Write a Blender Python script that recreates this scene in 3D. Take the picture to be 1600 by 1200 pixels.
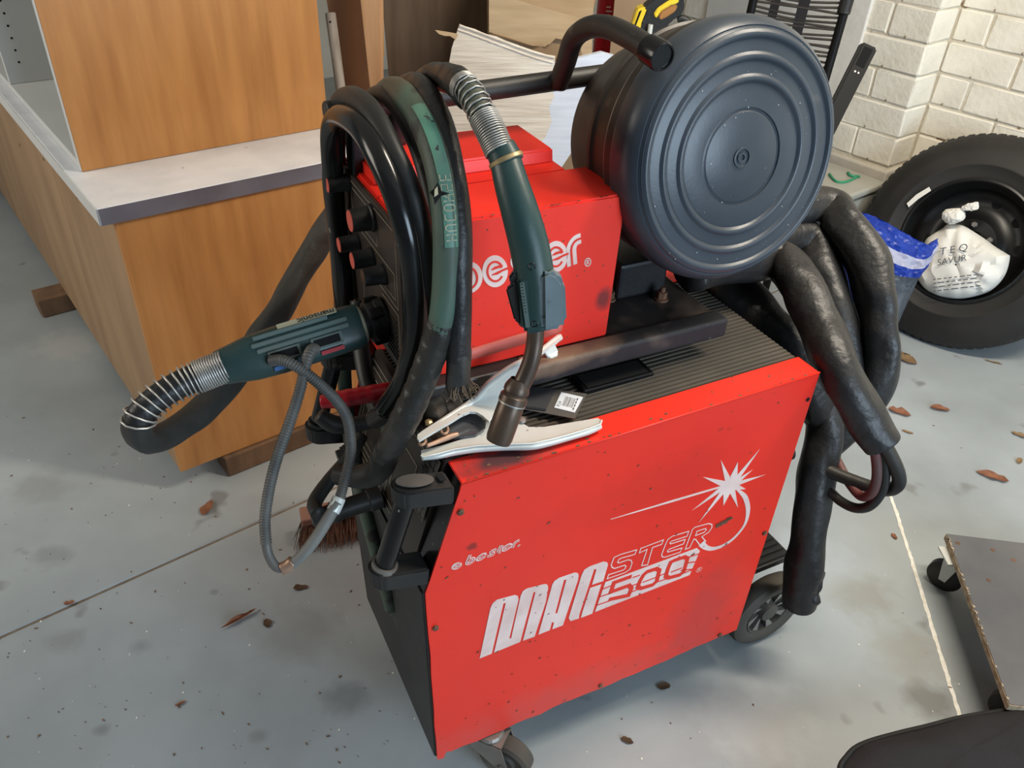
import bpy, bmesh, math, random
from mathutils import Vector, Matrix, noise
from mathutils.geometry import tessellate_polygon
R = math.radians
for o in list(bpy.data.objects): bpy.data.objects.remove(o)
SC = bpy.context.scene
COL = SC.collection
rnd = random.Random(7)

# ------------------------------------------------------------------ camera
FPX = 1252.8; PITCH = R(35.711); ROLL = R(2.938)
EYE = Vector((0, 0, 1.55))
FWD = Vector((0, math.cos(PITCH), -math.sin(PITCH)))
_r = Vector((1, 0, 0)); _u = _r.cross(FWD)
RT = math.cos(ROLL)*_r + math.sin(ROLL)*_u
UP = -math.sin(ROLL)*_r + math.cos(ROLL)*_u
cd = bpy.data.cameras.new('camera'); cam = bpy.data.objects.new('camera', cd); COL.objects.link(cam)
cd.sensor_width = 36; cd.sensor_fit = 'HORIZONTAL'; cd.lens = FPX*36/1600; cd.clip_start = .02
cam.matrix_world = Matrix((( RT.x, UP.x, -FWD.x, EYE.x), (RT.y, UP.y, -FWD.y, EYE.y), (RT.z, UP.z, -FWD.z, EYE.z), (0, 0, 0, 1)))
SC.camera = cam

# ------------------------------------------------------------------ light
SC.view_settings.view_transform = 'Standard'; SC.view_settings.look = 'None'
SC.view_settings.gamma = 1; SC.view_settings.use_curve_mapping = False
SC.view_settings.exposure = 0.36
W = bpy.data.worlds.new('daylight'); SC.world = W; W.use_nodes = True
W.node_tree.nodes['Background'].inputs[0].default_value = (.62, .78, 1, 1)
W.node_tree.nodes['Background'].inputs[1].default_value = .07
def area(name, loc, target, sx, sy, power, col):
    l = bpy.data.lights.new(name, 'AREA'); l.shape = 'RECTANGLE'; l.size = sx; l.size_y = sy; l.energy = power; l.color = col
    o = bpy.data.objects.new(name, l); COL.objects.link(o); o.location = loc
    o.rotation_euler = (Vector(target)-Vector(loc)).to_track_quat('-Z', 'Y').to_euler()
    return o
area('garage_door_daylight', (2.8, -1.9, 1.6), (.5, 1.2, .6), 2.0, 1.6, 112, (.66, .83, 1))
area('ceiling_tube_light', (1.2, 1.25, 2.55), (1.3, 1.8, 0), 1.3, .2, 50, (1, .89, .74))
area('left_warm_light', (-3.2, .6, 1.9), (-.4, 1.6, .4), 1.4, 1.4, 38, (1, .93, .82))  # unseen warm light from the left, brightening the left floor

# ------------------------------------------------------------------ frames
HM, HC = R(27.85), R(39.51)
M0 = Vector((.5147, 1.1181, 0))
def frame(h, o): return Matrix.Translation(o) @ Matrix.Rotation(h, 4, 'Z')
FM = frame(HM, M0); FC = frame(HC, Vector((0, 0, 0))); FW = Matrix.Identity(4)
def ray(x, y): return FWD + RT*((x-800)/FPX) - UP*((y-600)/FPX)
def Pd(x, y, d): return EYE + ray(x, y)*d
def plane(x, y, p, n):
    d = ray(x, y); return EYE + d*((p-EYE).dot(n)/d.dot(n))
def Pz(x, y, z): return plane(x, y, Vector((0, 0, z)), Vector((0, 0, 1)))
def Ax(F, i): return Vector(F.col[i][:3])
def Mw(u, v, z): return FM @ Vector((u, v, z))
def Cw(a, b, z): return FC @ Vector((a, b, z))
def Pv(x, y, v): return plane(x, y, Mw(0, v, 0), Ax(FM, 1))
def Pu(x, y, u): return plane(x, y, Mw(u, 0, 0), Ax(FM, 0))
def PY(x, y, Y): return plane(x, y, Vector((0, Y, 0)), Vector((0, 1, 0)))
def Pc(x, y, k, i): return plane(x, y, Ax(FC, i)*k, Ax(FC, i))

# ------------------------------------------------------------------ materials
def mat(name, c1, c2=None, scale=6, rough=.6, metal=0, bump=0, bscale=60, speck=None, stretch=(1, 1, 1), spec=.38, detail=6, contrast=(.35, .65), trans=0, alpha=1, coat=0, speck2=None, stains_and_light=()):
    m = bpy.data.materials.new(name); m.use_nodes = True; nt = m.node_tree; N = nt.nodes; L = nt.links
    b = N['Principled BSDF']; b.inputs['Roughness'].default_value = rough; b.inputs['Metallic'].default_value = metal
    b.inputs['Specular IOR Level'].default_value = spec; b.inputs['Transmission Weight'].default_value = trans
    b.inputs['Alpha'].default_value = alpha; b.inputs['Coat Weight'].default_value = coat
    tc = N.new('ShaderNodeTexCoord'); mp = N.new('ShaderNodeMapping'); mp.inputs['Scale'].default_value = stretch
    L.new(tc.outputs['Object'], mp.inputs[0])
    def nz(s, d=detail, src=mp):
        n = N.new('ShaderNodeTexNoise'); n.inputs['Scale'].default_value = s; n.inputs['Detail'].default_value = d; L.new(src.outputs[0], n.inputs['Vector']); return n
    def ramp(n, a, bb):
        r = N.new('ShaderNodeMapRange'); r.inputs[1].default_value = a; r.inputs[2].default_value = bb; L.new(n.outputs[0], r.inputs[0]); return r
    def mix(f, a, bb):
        x = N.new('ShaderNodeMix'); x.data_type = 'RGBA'; L.new(f.outputs[0], x.inputs[0])
        if isinstance(a, tuple): x.inputs[6].default_value = a+(1,)
        else: L.new(a, x.inputs[6])
        x.inputs[7].default_value = bb+(1,); return x.outputs[2]
    col = c1
    if c2: col = mix(ramp(nz(scale), *contrast), c1, c2)
    raw = N.new('ShaderNodeMapping'); L.new(tc.outputs['Object'], raw.inputs[0])
    for sp in (speck, speck2):
        if sp:   # (colour, scale, threshold, softness)
            col = mix(ramp(nz(sp[1], 3, raw), sp[2], sp[2]+sp[3]), col, sp[0])
    for ctr, rad, sc, amt in stains_and_light:   # soft patches fixed on the thing: soot, dirt, painted shade and reflections
        sm = N.new('ShaderNodeMapping'); sm.vector_type = 'POINT'
        sm.inputs['Location'].default_value = tuple(-c/r for c, r in zip(ctr, rad)); sm.inputs['Scale'].default_value = tuple(1/r for r in rad)
        L.new(tc.outputs['Object'], sm.inputs[0])
        ln = N.new('ShaderNodeVectorMath'); ln.operation = 'LENGTH'; L.new(sm.outputs[0], ln.inputs[0])
        ad = N.new('ShaderNodeMath'); ad.operation = 'ADD'; L.new(ln.outputs['Value'], ad.inputs[0])
        nn = nz(22, 5, raw); sb = N.new('ShaderNodeMath'); sb.operation = 'MULTIPLY_ADD'; L.new(nn.outputs[0], sb.inputs[0]); sb.inputs[1].default_value = 1.1; sb.inputs[2].default_value = -.55
        L.new(sb.outputs[0], ad.inputs[1])
        mr = N.new('ShaderNodeMapRange'); mr.inputs[1].default_value = .35; mr.inputs[2].default_value = 1.0; mr.inputs[3].default_value = amt; mr.inputs[4].default_value = 0; L.new(ad.outputs[0], mr.inputs[0])
        col = mix(mr, col, sc)
    if isinstance(col, tuple): b.inputs['Base Color'].default_value = col+(1,)
    else: L.new(col, b.inputs['Base Color'])
    if bump:
        bp = N.new('ShaderNodeBump'); bp.inputs['Strength'].default_value = bump; bp.inputs['Distance'].default_value = .003 if bscale >= 30 else .012
        L.new(nz(bscale).outputs[0], bp.inputs['Height']); L.new(bp.outputs[0], b.inputs['Normal'])
    return m
K = {}
K['concrete'] = mat('painted concrete', (.36, .395, .41), (.25, .275, .285), 2.6, .42, bump=.12, bscale=30, speck=((.20, .21, .21), 5.5, .66, .05), contrast=(.32, .72), detail=9, speck2=((.62, .62, .6), 55, .76, .02),
    stains_and_light=[(tuple(Pz(x, y, 0)), (r, r*.8, .1), c, a) for x, y, r, c, a in (
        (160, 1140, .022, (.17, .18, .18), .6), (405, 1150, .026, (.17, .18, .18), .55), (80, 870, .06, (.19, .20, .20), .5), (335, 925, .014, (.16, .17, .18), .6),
        (540, 1090, .065, (.14, .15, .155), .6), (470, 990, .12, (.20, .205, .20), .5), (1455, 1095, .075, (.15, .15, .135), .75), (1345, 930, .11, (.27, .27, .24), .7), (1420, 1020, .12, (.28, .28, .25), .6),  # dark patches left of the machine are its shadow painted in; rest are stains
        (590, 720, .09, (.17, .175, .17), .6), (60, 760, .10, (.22, .23, .23), .5), (110, 540, .16, (.50, .50, .47), .5), (250, 640, .12, (.46, .46, .44), .4), (1180, 1130, .15, (.44, .47, .48), .5), (1250, 870, .16, (.42, .46, .50), .5), (100, 1000, .05, (.21, .22, .22), .5), (220, 1010, .03, (.2, .21, .21), .5), (1330, 640, .10, (.20, .21, .21), .4))])  # bluish pale patches at right put the daylight's sheen into the floor colour
K['joint'] = mat('joint dirt', (.20, .165, .13), (.14, .115, .09), 30, .9)
K['whiteline'] = mat('white filler', (.86, .85, .80), (.70, .67, .58), 60, .8)
K['brick'] = mat('cream painted brick', (.84, .80, .70), (.75, .705, .60), 7, .75, bump=.9, bscale=45, speck=((.30, .22, .13), 16, .735, .03))
K['mortar'] = mat('cream mortar', (.70, .655, .55), (.60, .54, .43), 11, .9, bump=1, bscale=60, speck=((.26, .18, .11), 9, .66, .03))
K['plinth'] = mat('grey cream plinth', (.62, .58, .5), (.5, .46, .39), 5, .85, bump=.6, bscale=40)
K['render'] = mat('white render', (.76, .745, .70), (.66, .64, .58), 4, .8, bump=.6, bscale=35)
K['ceiling'] = mat('ceiling white', (.6, .58, .54), rough=.9)
K['veneer'] = mat('orange oak veneer', (.56, .265, .085), (.39, .165, .048), 5, .42, bump=.06, bscale=90, stretch=(5.5, 5.5, .55), contrast=(.3, .75), speck=((.66, .37, .16), 2.2, .6, .2))
K['veneer_back'] = mat('brown cabinet board', (.36, .235, .13), (.29, .18, .10), 4, .6, stretch=(2, 2, .5))
K['white_board'] = mat('grey white melamine', (.60, .61, .60), (.54, .55, .54), 3, .5)
K['laminate'] = mat('marbled white laminate', (.74, .76, .79), (.62, .64, .68), 9, .35, speck=((.40, .40, .42), 40, .7, .05))
K['grey_edge'] = mat('grey edge strip', (.17, .17, .20), (.12, .11, .135), 6, .35, speck=((.7, .7, .7), 14, .72, .02))
K['pine'] = mat('pine', (.62, .36, .19), (.50, .26, .12), 5, .6, stretch=(6, 6, .5))
K['darkwood'] = mat('rough brown wood', (.20, .115, .065), (.12, .07, .04), 8, .8, bump=.3, stretch=(3, 3, .8))
K['plywood'] = mat('weathered plywood', (.185, .125, .082), (.125, .082, .052), 5, .7, stretch=(5, 5, .5))
K['hardboard'] = mat('brown hardboard', (.27, .125, .06), (.21, .10, .05), 3, .6)
K['greywood'] = mat('grey weathered pole', (.36, .31, .26), (.2, .16, .13), 10, .7, stretch=(4, 4, .5))
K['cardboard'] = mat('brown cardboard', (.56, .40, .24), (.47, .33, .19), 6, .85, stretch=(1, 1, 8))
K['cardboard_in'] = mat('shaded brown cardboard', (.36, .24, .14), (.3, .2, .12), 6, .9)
K['whitecard'] = mat('stained white cardboard', (.70, .64, .55), (.56, .49, .40), 9, .85, bump=.3, bscale=14, stretch=(.6, .6, 9), speck=((.45, .36, .25), 8, .66, .1))
K['bluecard'] = mat('bluish white cardboard', (.66, .70, .78), (.58, .62, .70), 8, .8, stretch=(1, 1, 10))
K['red'] = mat('red enamel', (.84, .030, .014), (.74, .025, .014), 3, .40, bump=.03, bscale=300, speck=((.12, .03, .02), 42, .735, .02), speck2=((.30, .02, .015), 13, .70, .05))
K['red_flange'] = mat('red enamel flange', (.84, .030, .014), (.74, .025, .014), 3, .40, speck=((.12, .03, .02), 42, .735, .02), stains_and_light=(((-.575, .026, .793), (.085, .040, .08), (.085, .030, .032), 1.0), ((-.50, .03, .795), (.06, .03, .05), (.45, .10, .08), .5)))  # soft dark patch on the flange below the clamp arm
K['red_case'] = mat('red enamel case', (.84, .030, .014), (.74, .025, .014), 3, .40, speck=((.12, .03, .02), 42, .735, .02), stains_and_light=(((-.352+.4, -.13, .940-.80), (.018, .04, .024), (.14, .02, .02), .9), ((-.60+.4, -.13, .893-.80), (.05, .04, .012), (.5, .09, .07), .5)))
K['red_side'] = mat('red enamel side', (.84, .030, .014), (.74, .025, .014), 3, .40, speck=((.12, .03, .02), 42, .735, .02), speck2=((.30, .02, .015), 13, .70, .05), stains_and_light=(((-.45, 0, .13), (.42, .1, .10), (.60, .07, .055), .55), ((-.12, 0, .2), (.1, .1, .22), (.50, .05, .045), .5), ((-.30, 0, .66), (.22, .1, .07), (.55, .025, .015), .35)))  # pinkish lower left paints a floor reflection into the enamel; lower right is darker
K['rail'] = mat('dusty black rail', (.016, .018, .022), (.030, .030, .031), 9, .5, spec=.22, bump=.12, bscale=120, speck=((.13, .10, .08), 8, .64, .12), speck2=((.3, .3, .3), 80, .74, .02), stains_and_light=(((-.45+.4, .13-.28, .874-.80), (.14, .05, .03), (.21, .14, .095), 1.0),))
K['red_dirty'] = mat('dirty red enamel', (.62, .13, .10), (.42, .09, .07), 7, .5, speck=((.10, .05, .04), 20, .62, .06))
K['white_print'] = mat('pink white print', (.80, .62, .57), (.70, .50, .45), 20, .5, speck=((.16, .06, .05), 40, .70, .02))
K['red_print'] = mat('red gap', (.72, .034, .018), rough=.42)
K['rust'] = mat('rusty steel', (.20, .105, .06), (.10, .06, .04), 40, .75, metal=.3)
K['black_plastic'] = mat('dusty black plastic', (0.0099, 0.0099, 0.0099), (0.0203, 0.0189, 0.0171), 8, .5, bump=.15, bscale=150, speck=((0.078, 0.072, 0.060), 60, .68, .05))
K['black_gloss'] = mat('gloss black plastic', (0.0050, 0.0050, 0.0055), (0.0100, 0.0100, 0.0100), 10, .22, speck=((.2, .2, .2), 70, .73, .02))
K['drum'] = mat('slate black drum plastic', (0.0306, 0.0396, 0.0504), (0.0504, 0.0612, 0.0756), 5, .34, bump=.05, bscale=200, speck=((.13, .12, .11), 9, .70, .1), speck2=((.5, .5, .5), 70, .775, .01))
K['drum_body'] = mat('brown black drum body', (0.0210, 0.0182, 0.0154), (0.0385, 0.0322, 0.0266), 6, .42, speck=((0.078, 0.072, 0.066), 14, .68, .08))
K['steel_black'] = mat('dusty black steel', (0.0120, 0.0132, 0.0156), (0.0270, 0.0252, 0.0240), 9, .4, bump=.15, bscale=120, speck=((.22, .16, .12), 6, .62, .15), speck2=((.3, .3, .3), 80, .74, .02))
K['ribbed'] = mat('grey brown ribbed rubber', (0.0945, 0.0792, 0.0612), (0.0630, 0.0540, 0.0432), 9, .6, speck=((.6, .6, .58), 60, .79, .01))
K['rubber'] = mat('black rubber hose', (0.0140, 0.0135, 0.0125), (0.0300, 0.0275, 0.0235), 9, .48, bump=.1, bscale=120, speck=((0.096, 0.084, 0.066), 28, .68, .06))
K['rubber_gloss'] = mat('glossy black hose', (0.0072, 0.0072, 0.0072), (0.0132, 0.0126, 0.0120), 9, .2, speck=((.16, .15, .13), 60, .70, .04))
K['sleeve'] = mat('dull black sleeve', (0.0143, 0.0143, 0.0149), (0.0253, 0.0237, 0.0220), 6, .42, bump=.55, bscale=22, speck=((0.084, 0.078, 0.072), 14, .72, .1))
K['leather'] = mat('dark grey sleeve', (0.0420, 0.0402, 0.0360), (0.0270, 0.0258, 0.0228), 8, .6, bump=.5, bscale=18)
K['greenhose'] = mat('dirty green hose', (0.0638, 0.1162, 0.0863), (0.0750, 0.0660, 0.0465), 8, .55, bump=.2, bscale=60, speck=((.035, .032, .028), 14, .56, .05))
K['greenstrip'] = mat('green strip', (0.1080, 0.2700, 0.1890), (0.0900, 0.1440, 0.1080), 10, .5, speck=((.03, .03, .03), 55, .64, .03))
K['letter'] = mat('cream hose lettering', (.42, .40, .28), rough=.6)
K['tape'] = mat('black tape', (0.0210, 0.0198, 0.0168), (0.0360, 0.0330, 0.0288), 10, .42, bump=.6, bscale=26)
K['green'] = mat('dark green plastic', (0.0186, 0.0465, 0.0446), (0.0279, 0.0527, 0.0484), 8, .38, bump=.06, bscale=200, speck=((.12, .13, .11), 16, .66, .08))
K['greengrey'] = mat('worn green grey plastic', (.075, .115, .105), (.12, .135, .115), 8, .5, speck=((.2, .19, .15), 14, .64, .08))
K['greylever'] = mat('grey blue trigger cap', (.17, .22, .24), (.11, .15, .16), 10, .45, speck=((.04, .06, .06), 40, .62, .04))
K['spring'] = mat('steel spring', (.52, .50, .46), (.35, .33, .3), 20, .38, metal=.6)
K['corr'] = mat('dark grey corrugated hose', (0.0720, 0.0704, 0.0656), (0.1200, 0.1120, 0.1000), 20, .45)
K['greyhose'] = mat('dirty grey hose', (.17, .165, .15), (.09, .085, .075), 10, .55)
K['silver'] = mat('zinc plated steel', (.66, .68, .65), (.56, .58, .54), 8, .36, metal=.12, speck=((.16, .13, .10), 70, .70, .03))
K['copper'] = mat('worn copper braid', (.48, .30, .2), (.3, .18, .12), 30, .45, metal=.5)
K['brass'] = mat('brass', (.55, .40, .2), rough=.35, metal=.7)
K['neck'] = mat('brown burnt brass', (0.1105, 0.0723, 0.0493), (0.0638, 0.0442, 0.0323), 12, .38, metal=.4)
K['redplastic'] = mat('red plastic grip', (.48, .012, .02), (.36, .012, .02), 10, .3)
K['reddull'] = mat('dusty red cable', (.16, .035, .035), (.10, .05, .045), 12, .55)
K['redcap'] = mat('salmon knob mark', (.55, .09, .06), rough=.5)
K['fray'] = mat('frayed brown wool', (.16, .12, .085), (.08, .06, .045), 40, .95)
K['panel_dark'] = mat('dark brown control panel', (0.0270, 0.0192, 0.0150), (0.0360, 0.0270, 0.0210), 6, .4)
K['panel_line'] = mat('cream panel lines', (.36, .33, .25), rough=.5)
K['greyplate'] = mat('grey label plate', (0.1120, 0.1085, 0.0980), (0.0770, 0.0700, 0.0630), 14, .45)
K['tyre'] = mat('tyre rubber', (0.0132, 0.0120, 0.0108), (0.0210, 0.0192, 0.0168), 6, .6, bump=.15, bscale=100)
K['wheelrubber'] = mat('dusty wheel rubber', (0.0750, 0.0660, 0.0525), (0.0488, 0.0435, 0.0360), 9, .7)
K['rim'] = mat('black rim', (0.0060, 0.0060, 0.0060), rough=.35)
K['greymetal'] = mat('dull grey metal', (.28, .26, .235), (.2, .18, .16), 10, .45, metal=.5)
K['whitebag'] = mat('white paper bag', (.74, .72, .67), (.66, .64, .58), 7, .6)
K['ink'] = mat('dark ink', (.09, .09, .10), rough=.7)
K['blue'] = mat('blue plastic', (.02, .055, .42), (.03, .09, .55), 15, .28, bump=.8, bscale=45)
K['whiteplastic'] = mat('pale lilac plastic', (.60, .62, .78), (.52, .55, .72), 10, .35, bump=.3, bscale=30)
K['greyfilm'] = mat('grey clear film', (.24, .27, .31), (.13, .15, .18), 12, .2, bump=.7, bscale=30)
K['boxplastic'] = mat('cloudy box plastic', (.42, .415, .36), (.36, .35, .30), 5, .35)
K['greenclip'] = mat('green clip', (.03, .26, .13), rough=.4)
K['boardtop'] = mat('grey brown board face', (0.0800, 0.0800, 0.0864), (0.1200, 0.1160, 0.1160), 5, .45, speck=((.30, .2, .15), 14, .70, .04))
K['boardedge'] = mat('chipped board edge', (.27, .19, .115), (.45, .36, .25), 60, .85)
K['fabric'] = mat('black quilted fabric', (0.0108, 0.0096, 0.0114), (0.0156, 0.0144, 0.0168), 9, .85, bump=.4, bscale=400)
K['piping'] = mat('black piping', (.008, .008, .008), rough=.7)
K['yellow'] = mat('yellow plastic', (.78, .56, .03), rough=.4)
K['orange'] = mat('orange brown grip', (.33, .15, .04), rough=.5)
K['cord'] = mat('dark elastic cord', (0.0315, 0.0266, 0.0224), (0.0560, 0.0490, 0.0420), 20, .7)
K['blackmetal'] = mat('satin black metal', (0.0060, 0.0060, 0.0060), rough=.45, spec=.15)
K['extinguisher'] = mat('crimson tin', (.42, .01, .02), rough=.3)
K['leaf'] = mat('dry brown leaf', (.48, .22, .12), (.32, .14, .08), 40, .7)
K['leaf_tan'] = mat('dry tan leaf', (.46, .32, .17), (.34, .21, .11), 40, .75)
K['bristle'] = mat('brown bristles', (.20, .10, .06), (.12, .06, .035), 60, .9)
K['broomwood'] = mat('dusty red brown wood', (.30, .16, .115), (.22, .11, .08), 8, .8, stretch=(1, 1, 1))
K['blister'] = mat('dark blister film', (.05, .05, .055), (.08, .08, .085), 12, .15, coat=.5)
K['clearfilm'] = mat('smoky clear film', (.115, .105, .095), rough=.15, coat=.6)
K['labelwhite'] = mat('white label', (.72, .76, .82), rough=.6)
K['bluestripe'] = mat('blue mark', (.04, .12, .32), rough=.5)
K['redstripe'] = mat('dark red mark', (.35, .02, .03), rough=.5)
K['hole'] = mat('black hole', (.004, .004, .004), rough=.9)

# ------------------------------------------------------------------ builders
MWD = {}
def mw(o): return MWD.get(o.name, Matrix.Identity(4))
def thing(name, label, cat, loc=(0, 0, 0), rz=0, group=None, kind=None):
    o = bpy.data.objects.new(name, None); COL.objects.link(o)
    o.empty_display_size = .05; o.location = loc; o.rotation_euler = (0, 0, rz)
    MWD[o.name] = Matrix.Translation(loc) @ Matrix.Rotation(rz, 4, 'Z')
    if label: o['label'] = label
    if cat: o['category'] = cat
    if group: o['group'] = group
    if kind: o['kind'] = kind
    return o
def tag(o, label=None, cat=None, group=None, kind=None):
    for k, v in (('label', label), ('category', cat), ('group', group), ('kind', kind)):
        if v: o[k] = v
    return o
def obj(name, bm, m, parent=None, smooth=False, label=None, kind=None, origin=None):
    me = bpy.data.meshes.new(name)
    o = bpy.data.objects.new(name, me); COL.objects.link(o)
    if parent:
        inv = mw(parent).inverted(); o.parent = parent
        bm.transform(inv); MWD[o.name] = mw(parent)
    elif origin is not None:
        o.location = origin; bm.transform(Matrix.Translation(-Vector(origin))); MWD[o.name] = Matrix.Translation(origin)
    bm.normal_update()
    bm.to_mesh(me); bm.free()
    if smooth:
        for p in me.polygons: p.use_smooth = True
        if smooth is not True:
            me.set_sharp_from_angle(angle=R(smooth))
    me.materials.append(K[m] if isinstance(m, str) else m)
    if label: o['label'] = label
    if kind: o['kind'] = kind
    return o
def NB(): return bmesh.new()
def box(bm, F, a, b, c, bev=0, seg=2, tilt=None):
    T = Matrix.Translation(((a[0]+a[1])/2, (b[0]+b[1])/2, (c[0]+c[1])/2))
    S = Matrix.Diagonal((a[1]-a[0], b[1]-b[0], c[1]-c[0], 1))
    r = bmesh.ops.create_cube(bm, size=1, matrix=F @ T @ (tilt or Matrix.Identity(4)) @ S)
    if bev:
        es = list({e for v in r['verts'] for e in v.link_edges})
        bmesh.ops.bevel(bm, geom=es, offset=bev, segments=seg, affect='EDGES', profile=.5)
    return bm
def hexa(bm, pts, bev=0):
    """8 corners: 4 bottom ccw, 4 top ccw"""
    v = [bm.verts.new(p) for p in pts]
    for f in ((3, 2, 1, 0), (4, 5, 6, 7), (0, 1, 5, 4), (1, 2, 6, 5), (2, 3, 7, 6), (3, 0, 4, 7)): bm.faces.new([v[i] for i in f])
    if bev:
        bmesh.ops.bevel(bm, geom=list({e for x in v for e in x.link_edges}), offset=bev, segments=2, affect='EDGES')
    return bm
def prism(bm, pts, ext, bev=0, holes=()):
    """polygon of 3D points extruded by the vector ext"""
    ext = Vector(ext); pts = [Vector(p) for p in pts]; hs = [[Vector(p) for p in h] for h in holes]
    tri = tessellate_polygon([pts]+hs); allp = pts+[p for h in hs for p in h]
    a = [bm.verts.new(p) for p in allp]; b = [bm.verts.new(p+ext) for p in allp]
    if not holes and len(pts) <= 4 or (bev and not holes):
        fs = [bm.faces.new(a[::-1]), bm.faces.new(b)]
    else:
        for t in tri:
            try: bm.faces.new([a[i] for i in t]); bm.faces.new([b[i] for i in reversed(t)])
            except ValueError: pass
    k = 0
    for ring in [pts]+hs:
        n = len(ring)
        for i in range(n):
            j = (i+1) % n; bm.faces.new((a[k+i], a[k+j], b[k+j], b[k+i]))
        k += n
    vs = a+b
    fs = list({f for v in vs for f in v.link_faces})
    bmesh.ops.recalc_face_normals(bm, faces=fs)
    if bev:
        es = [e for e in {e for v in vs for e in v.link_edges} if len(e.link_faces) == 2 and e.calc_face_angle(0) > .3]
        bmesh.ops.bevel(bm, geom=es, offset=bev, segments=2, affect='EDGES')
    return bm
def crom(P, n=8, closed=False):
    out = []; m = len(P)
    rng = range(m) if closed else range(m-1)
    for i in rng:
        p0 = P[(i-1) % m] if closed else P[max(i-1, 0)]; p1 = P[i]; p2 = P[(i+1) % m] if closed else P[i+1]
        p3 = P[(i+2) % m] if closed else P[min(i+2, m-1)]
        for k in range(n):
            t = k/n; t2 = t*t; t3 = t2*t
            if isinstance(p1, (int, float)): out.append(.5*((2*p1)+(-p0+p2)*t+(2*p0-5*p1+4*p2-p3)*t2+(-p0+3*p1-3*p2+p3)*t3))
            else: out.append(.5*((2*p1)+(-p0+p2)*t+(2*p0-5*p1+4*p2-p3)*t2+(-p0+3*p1-3*p2+p3)*t3))
    if not closed: out.append(P[-1])
    return out
def resample(P, step):
    out = [P[0]]; acc = 0
    for i in range(1, len(P)):
        a = P[i-1]; b = P[i]; l = (b-a).length
        while acc+l >= step and l > 1e-9:
            t = (step-acc)/l; a = a+(b-a)*t; out.append(a.copy()); l = (b-a).length; acc = 0
        acc += l
    return out
def frames(P):
    n = len(P); T = []
    for i in range(n): T.append((P[min(i+1, n-1)]-P[max(i-1, 0)]).normalized())
    u = T[0].orthogonal().normalized(); out = []
    for i in range(n):
        u = (u-T[i]*u.dot(T[i])); u = u.normalized() if u.length > 1e-6 else T[i].orthogonal().normalized()
        out.append((P[i], T[i], u, T[i].cross(u)))
    return out
def tube(bm, P, r, seg=14, smooth=8, cap=True, rf=None, flat=None, closed=False):
    """tube along P; r number or list per control point; rf(i, angle, s) multiplies the radius"""
    P = [Vector(p) for p in P]
    if smooth:
        rr = r if isinstance(r, (list, tuple)) else [r]*len(P)
        Q = crom(P, smooth); rad = crom(list(rr), smooth)
    else:
        Q = P; rad = r if isinstance(r, (list, tuple)) else [r]*len(P)
    rings = []; s = 0
    for i, (p, t, u, w) in enumerate(frames(Q)):
        if i: s += (Q[i]-Q[i-1]).length
        ring = []
        for k in range(seg):
            a = 2*math.pi*k/seg; q = rad[i]*(rf(i, a, s) if rf else 1)
            ring.append(bm.verts.new(p+(u*math.cos(a)+w*math.sin(a))*q))
        rings.append(ring)
    for i in range(len(rings)-1):
        for k in range(seg):
            j = (k+1) % seg; bm.faces.new((rings[i][k], rings[i][j], rings[i+1][j], rings[i+1][k]))
    if cap:
        bm.faces.new(rings[0][::-1]); bm.faces.new(rings[-1])
    return bm
def wrinkle(amp, f=9, seed=0):
    def g(i, a, s): return 1+amp*noise.noise(Vector((math.cos(a)*1.1+seed*3.1, math.sin(a)*1.1, s*f)))*2
    return g
def helix(bm, P, R0, wire, pitch, seg=6, per=16):
    P = [Vector(p) for p in P]; Q = resample(crom(P, 20), .001)
    fr = frames(Q); step = max(1, int(pitch/per/.001)) if not callable(pitch) else 1
    out = []; ph = 0
    for i, (p, t, u, w) in enumerate(fr):
        pt = pitch(i/len(fr)) if callable(pitch) else pitch
        ph += 2*math.pi*.001/pt
        rr = R0(i/len(fr)) if callable(R0) else R0
        nsub = max(1, int((2*math.pi*.001/pt)/(2*math.pi/per)))
        for k in range(nsub):
            a = ph-2*math.pi*.001/pt*(1-(k+1)/nsub)
            out.append(p+t*(.001*(k/nsub))+(u*math.cos(a)+w*math.sin(a))*rr)
    return tube(bm, out, wire, seg, 0)
def lathe(bm, o, ax, prof, seg=48, a0=0, a1=2*math.pi):
    """prof: list of (radius, height along ax)"""
    o = Vector(o); ax = Vector(ax).normalized(); u = ax.orthogonal().normalized(); w = ax.cross(u)
    full = abs(a1-a0-2*math.pi) < 1e-6; rings = []
    for (r, h) in prof:
        if r < 1e-6: rings.append([bm.verts.new(o+ax*h)]); continue
        rings.append([bm.verts.new(o+ax*h+(u*math.cos(a0+(a1-a0)*k/seg)+w*math.sin(a0+(a1-a0)*k/seg))*r) for k in range(seg if full else seg+1)])
    for A, B in zip(rings, rings[1:]):
        n = seg
        for k in range(n):
            j = (k+1) % seg if full else k+1
            if len(A) == 1 and len(B) == 1: continue
            if len(A) == 1: bm.faces.new((A[0], B[j], B[k]))
            elif len(B) == 1: bm.faces.new((A[k], A[j], B[0]))
            else: bm.faces.new((A[k], A[j], B[j], B[k]))
    bmesh.ops.recalc_face_normals(bm, faces=bm.faces[:])
    return bm
def cyl(bm, a, b, r, seg=20, r2=None, bev=0):
    a = Vector(a); b = Vector(b); L = (b-a).length; r2 = r if r2 is None else r2
    q = bev
    prof = [(0, 0), (r-q, 0), (r, q), (r2, L-q), (r2-q, L), (0, L)] if q else [(0, 0), (r, 0), (r2, L), (0, L)]
    return lathe(bm, a, b-a, prof, seg)
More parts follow.
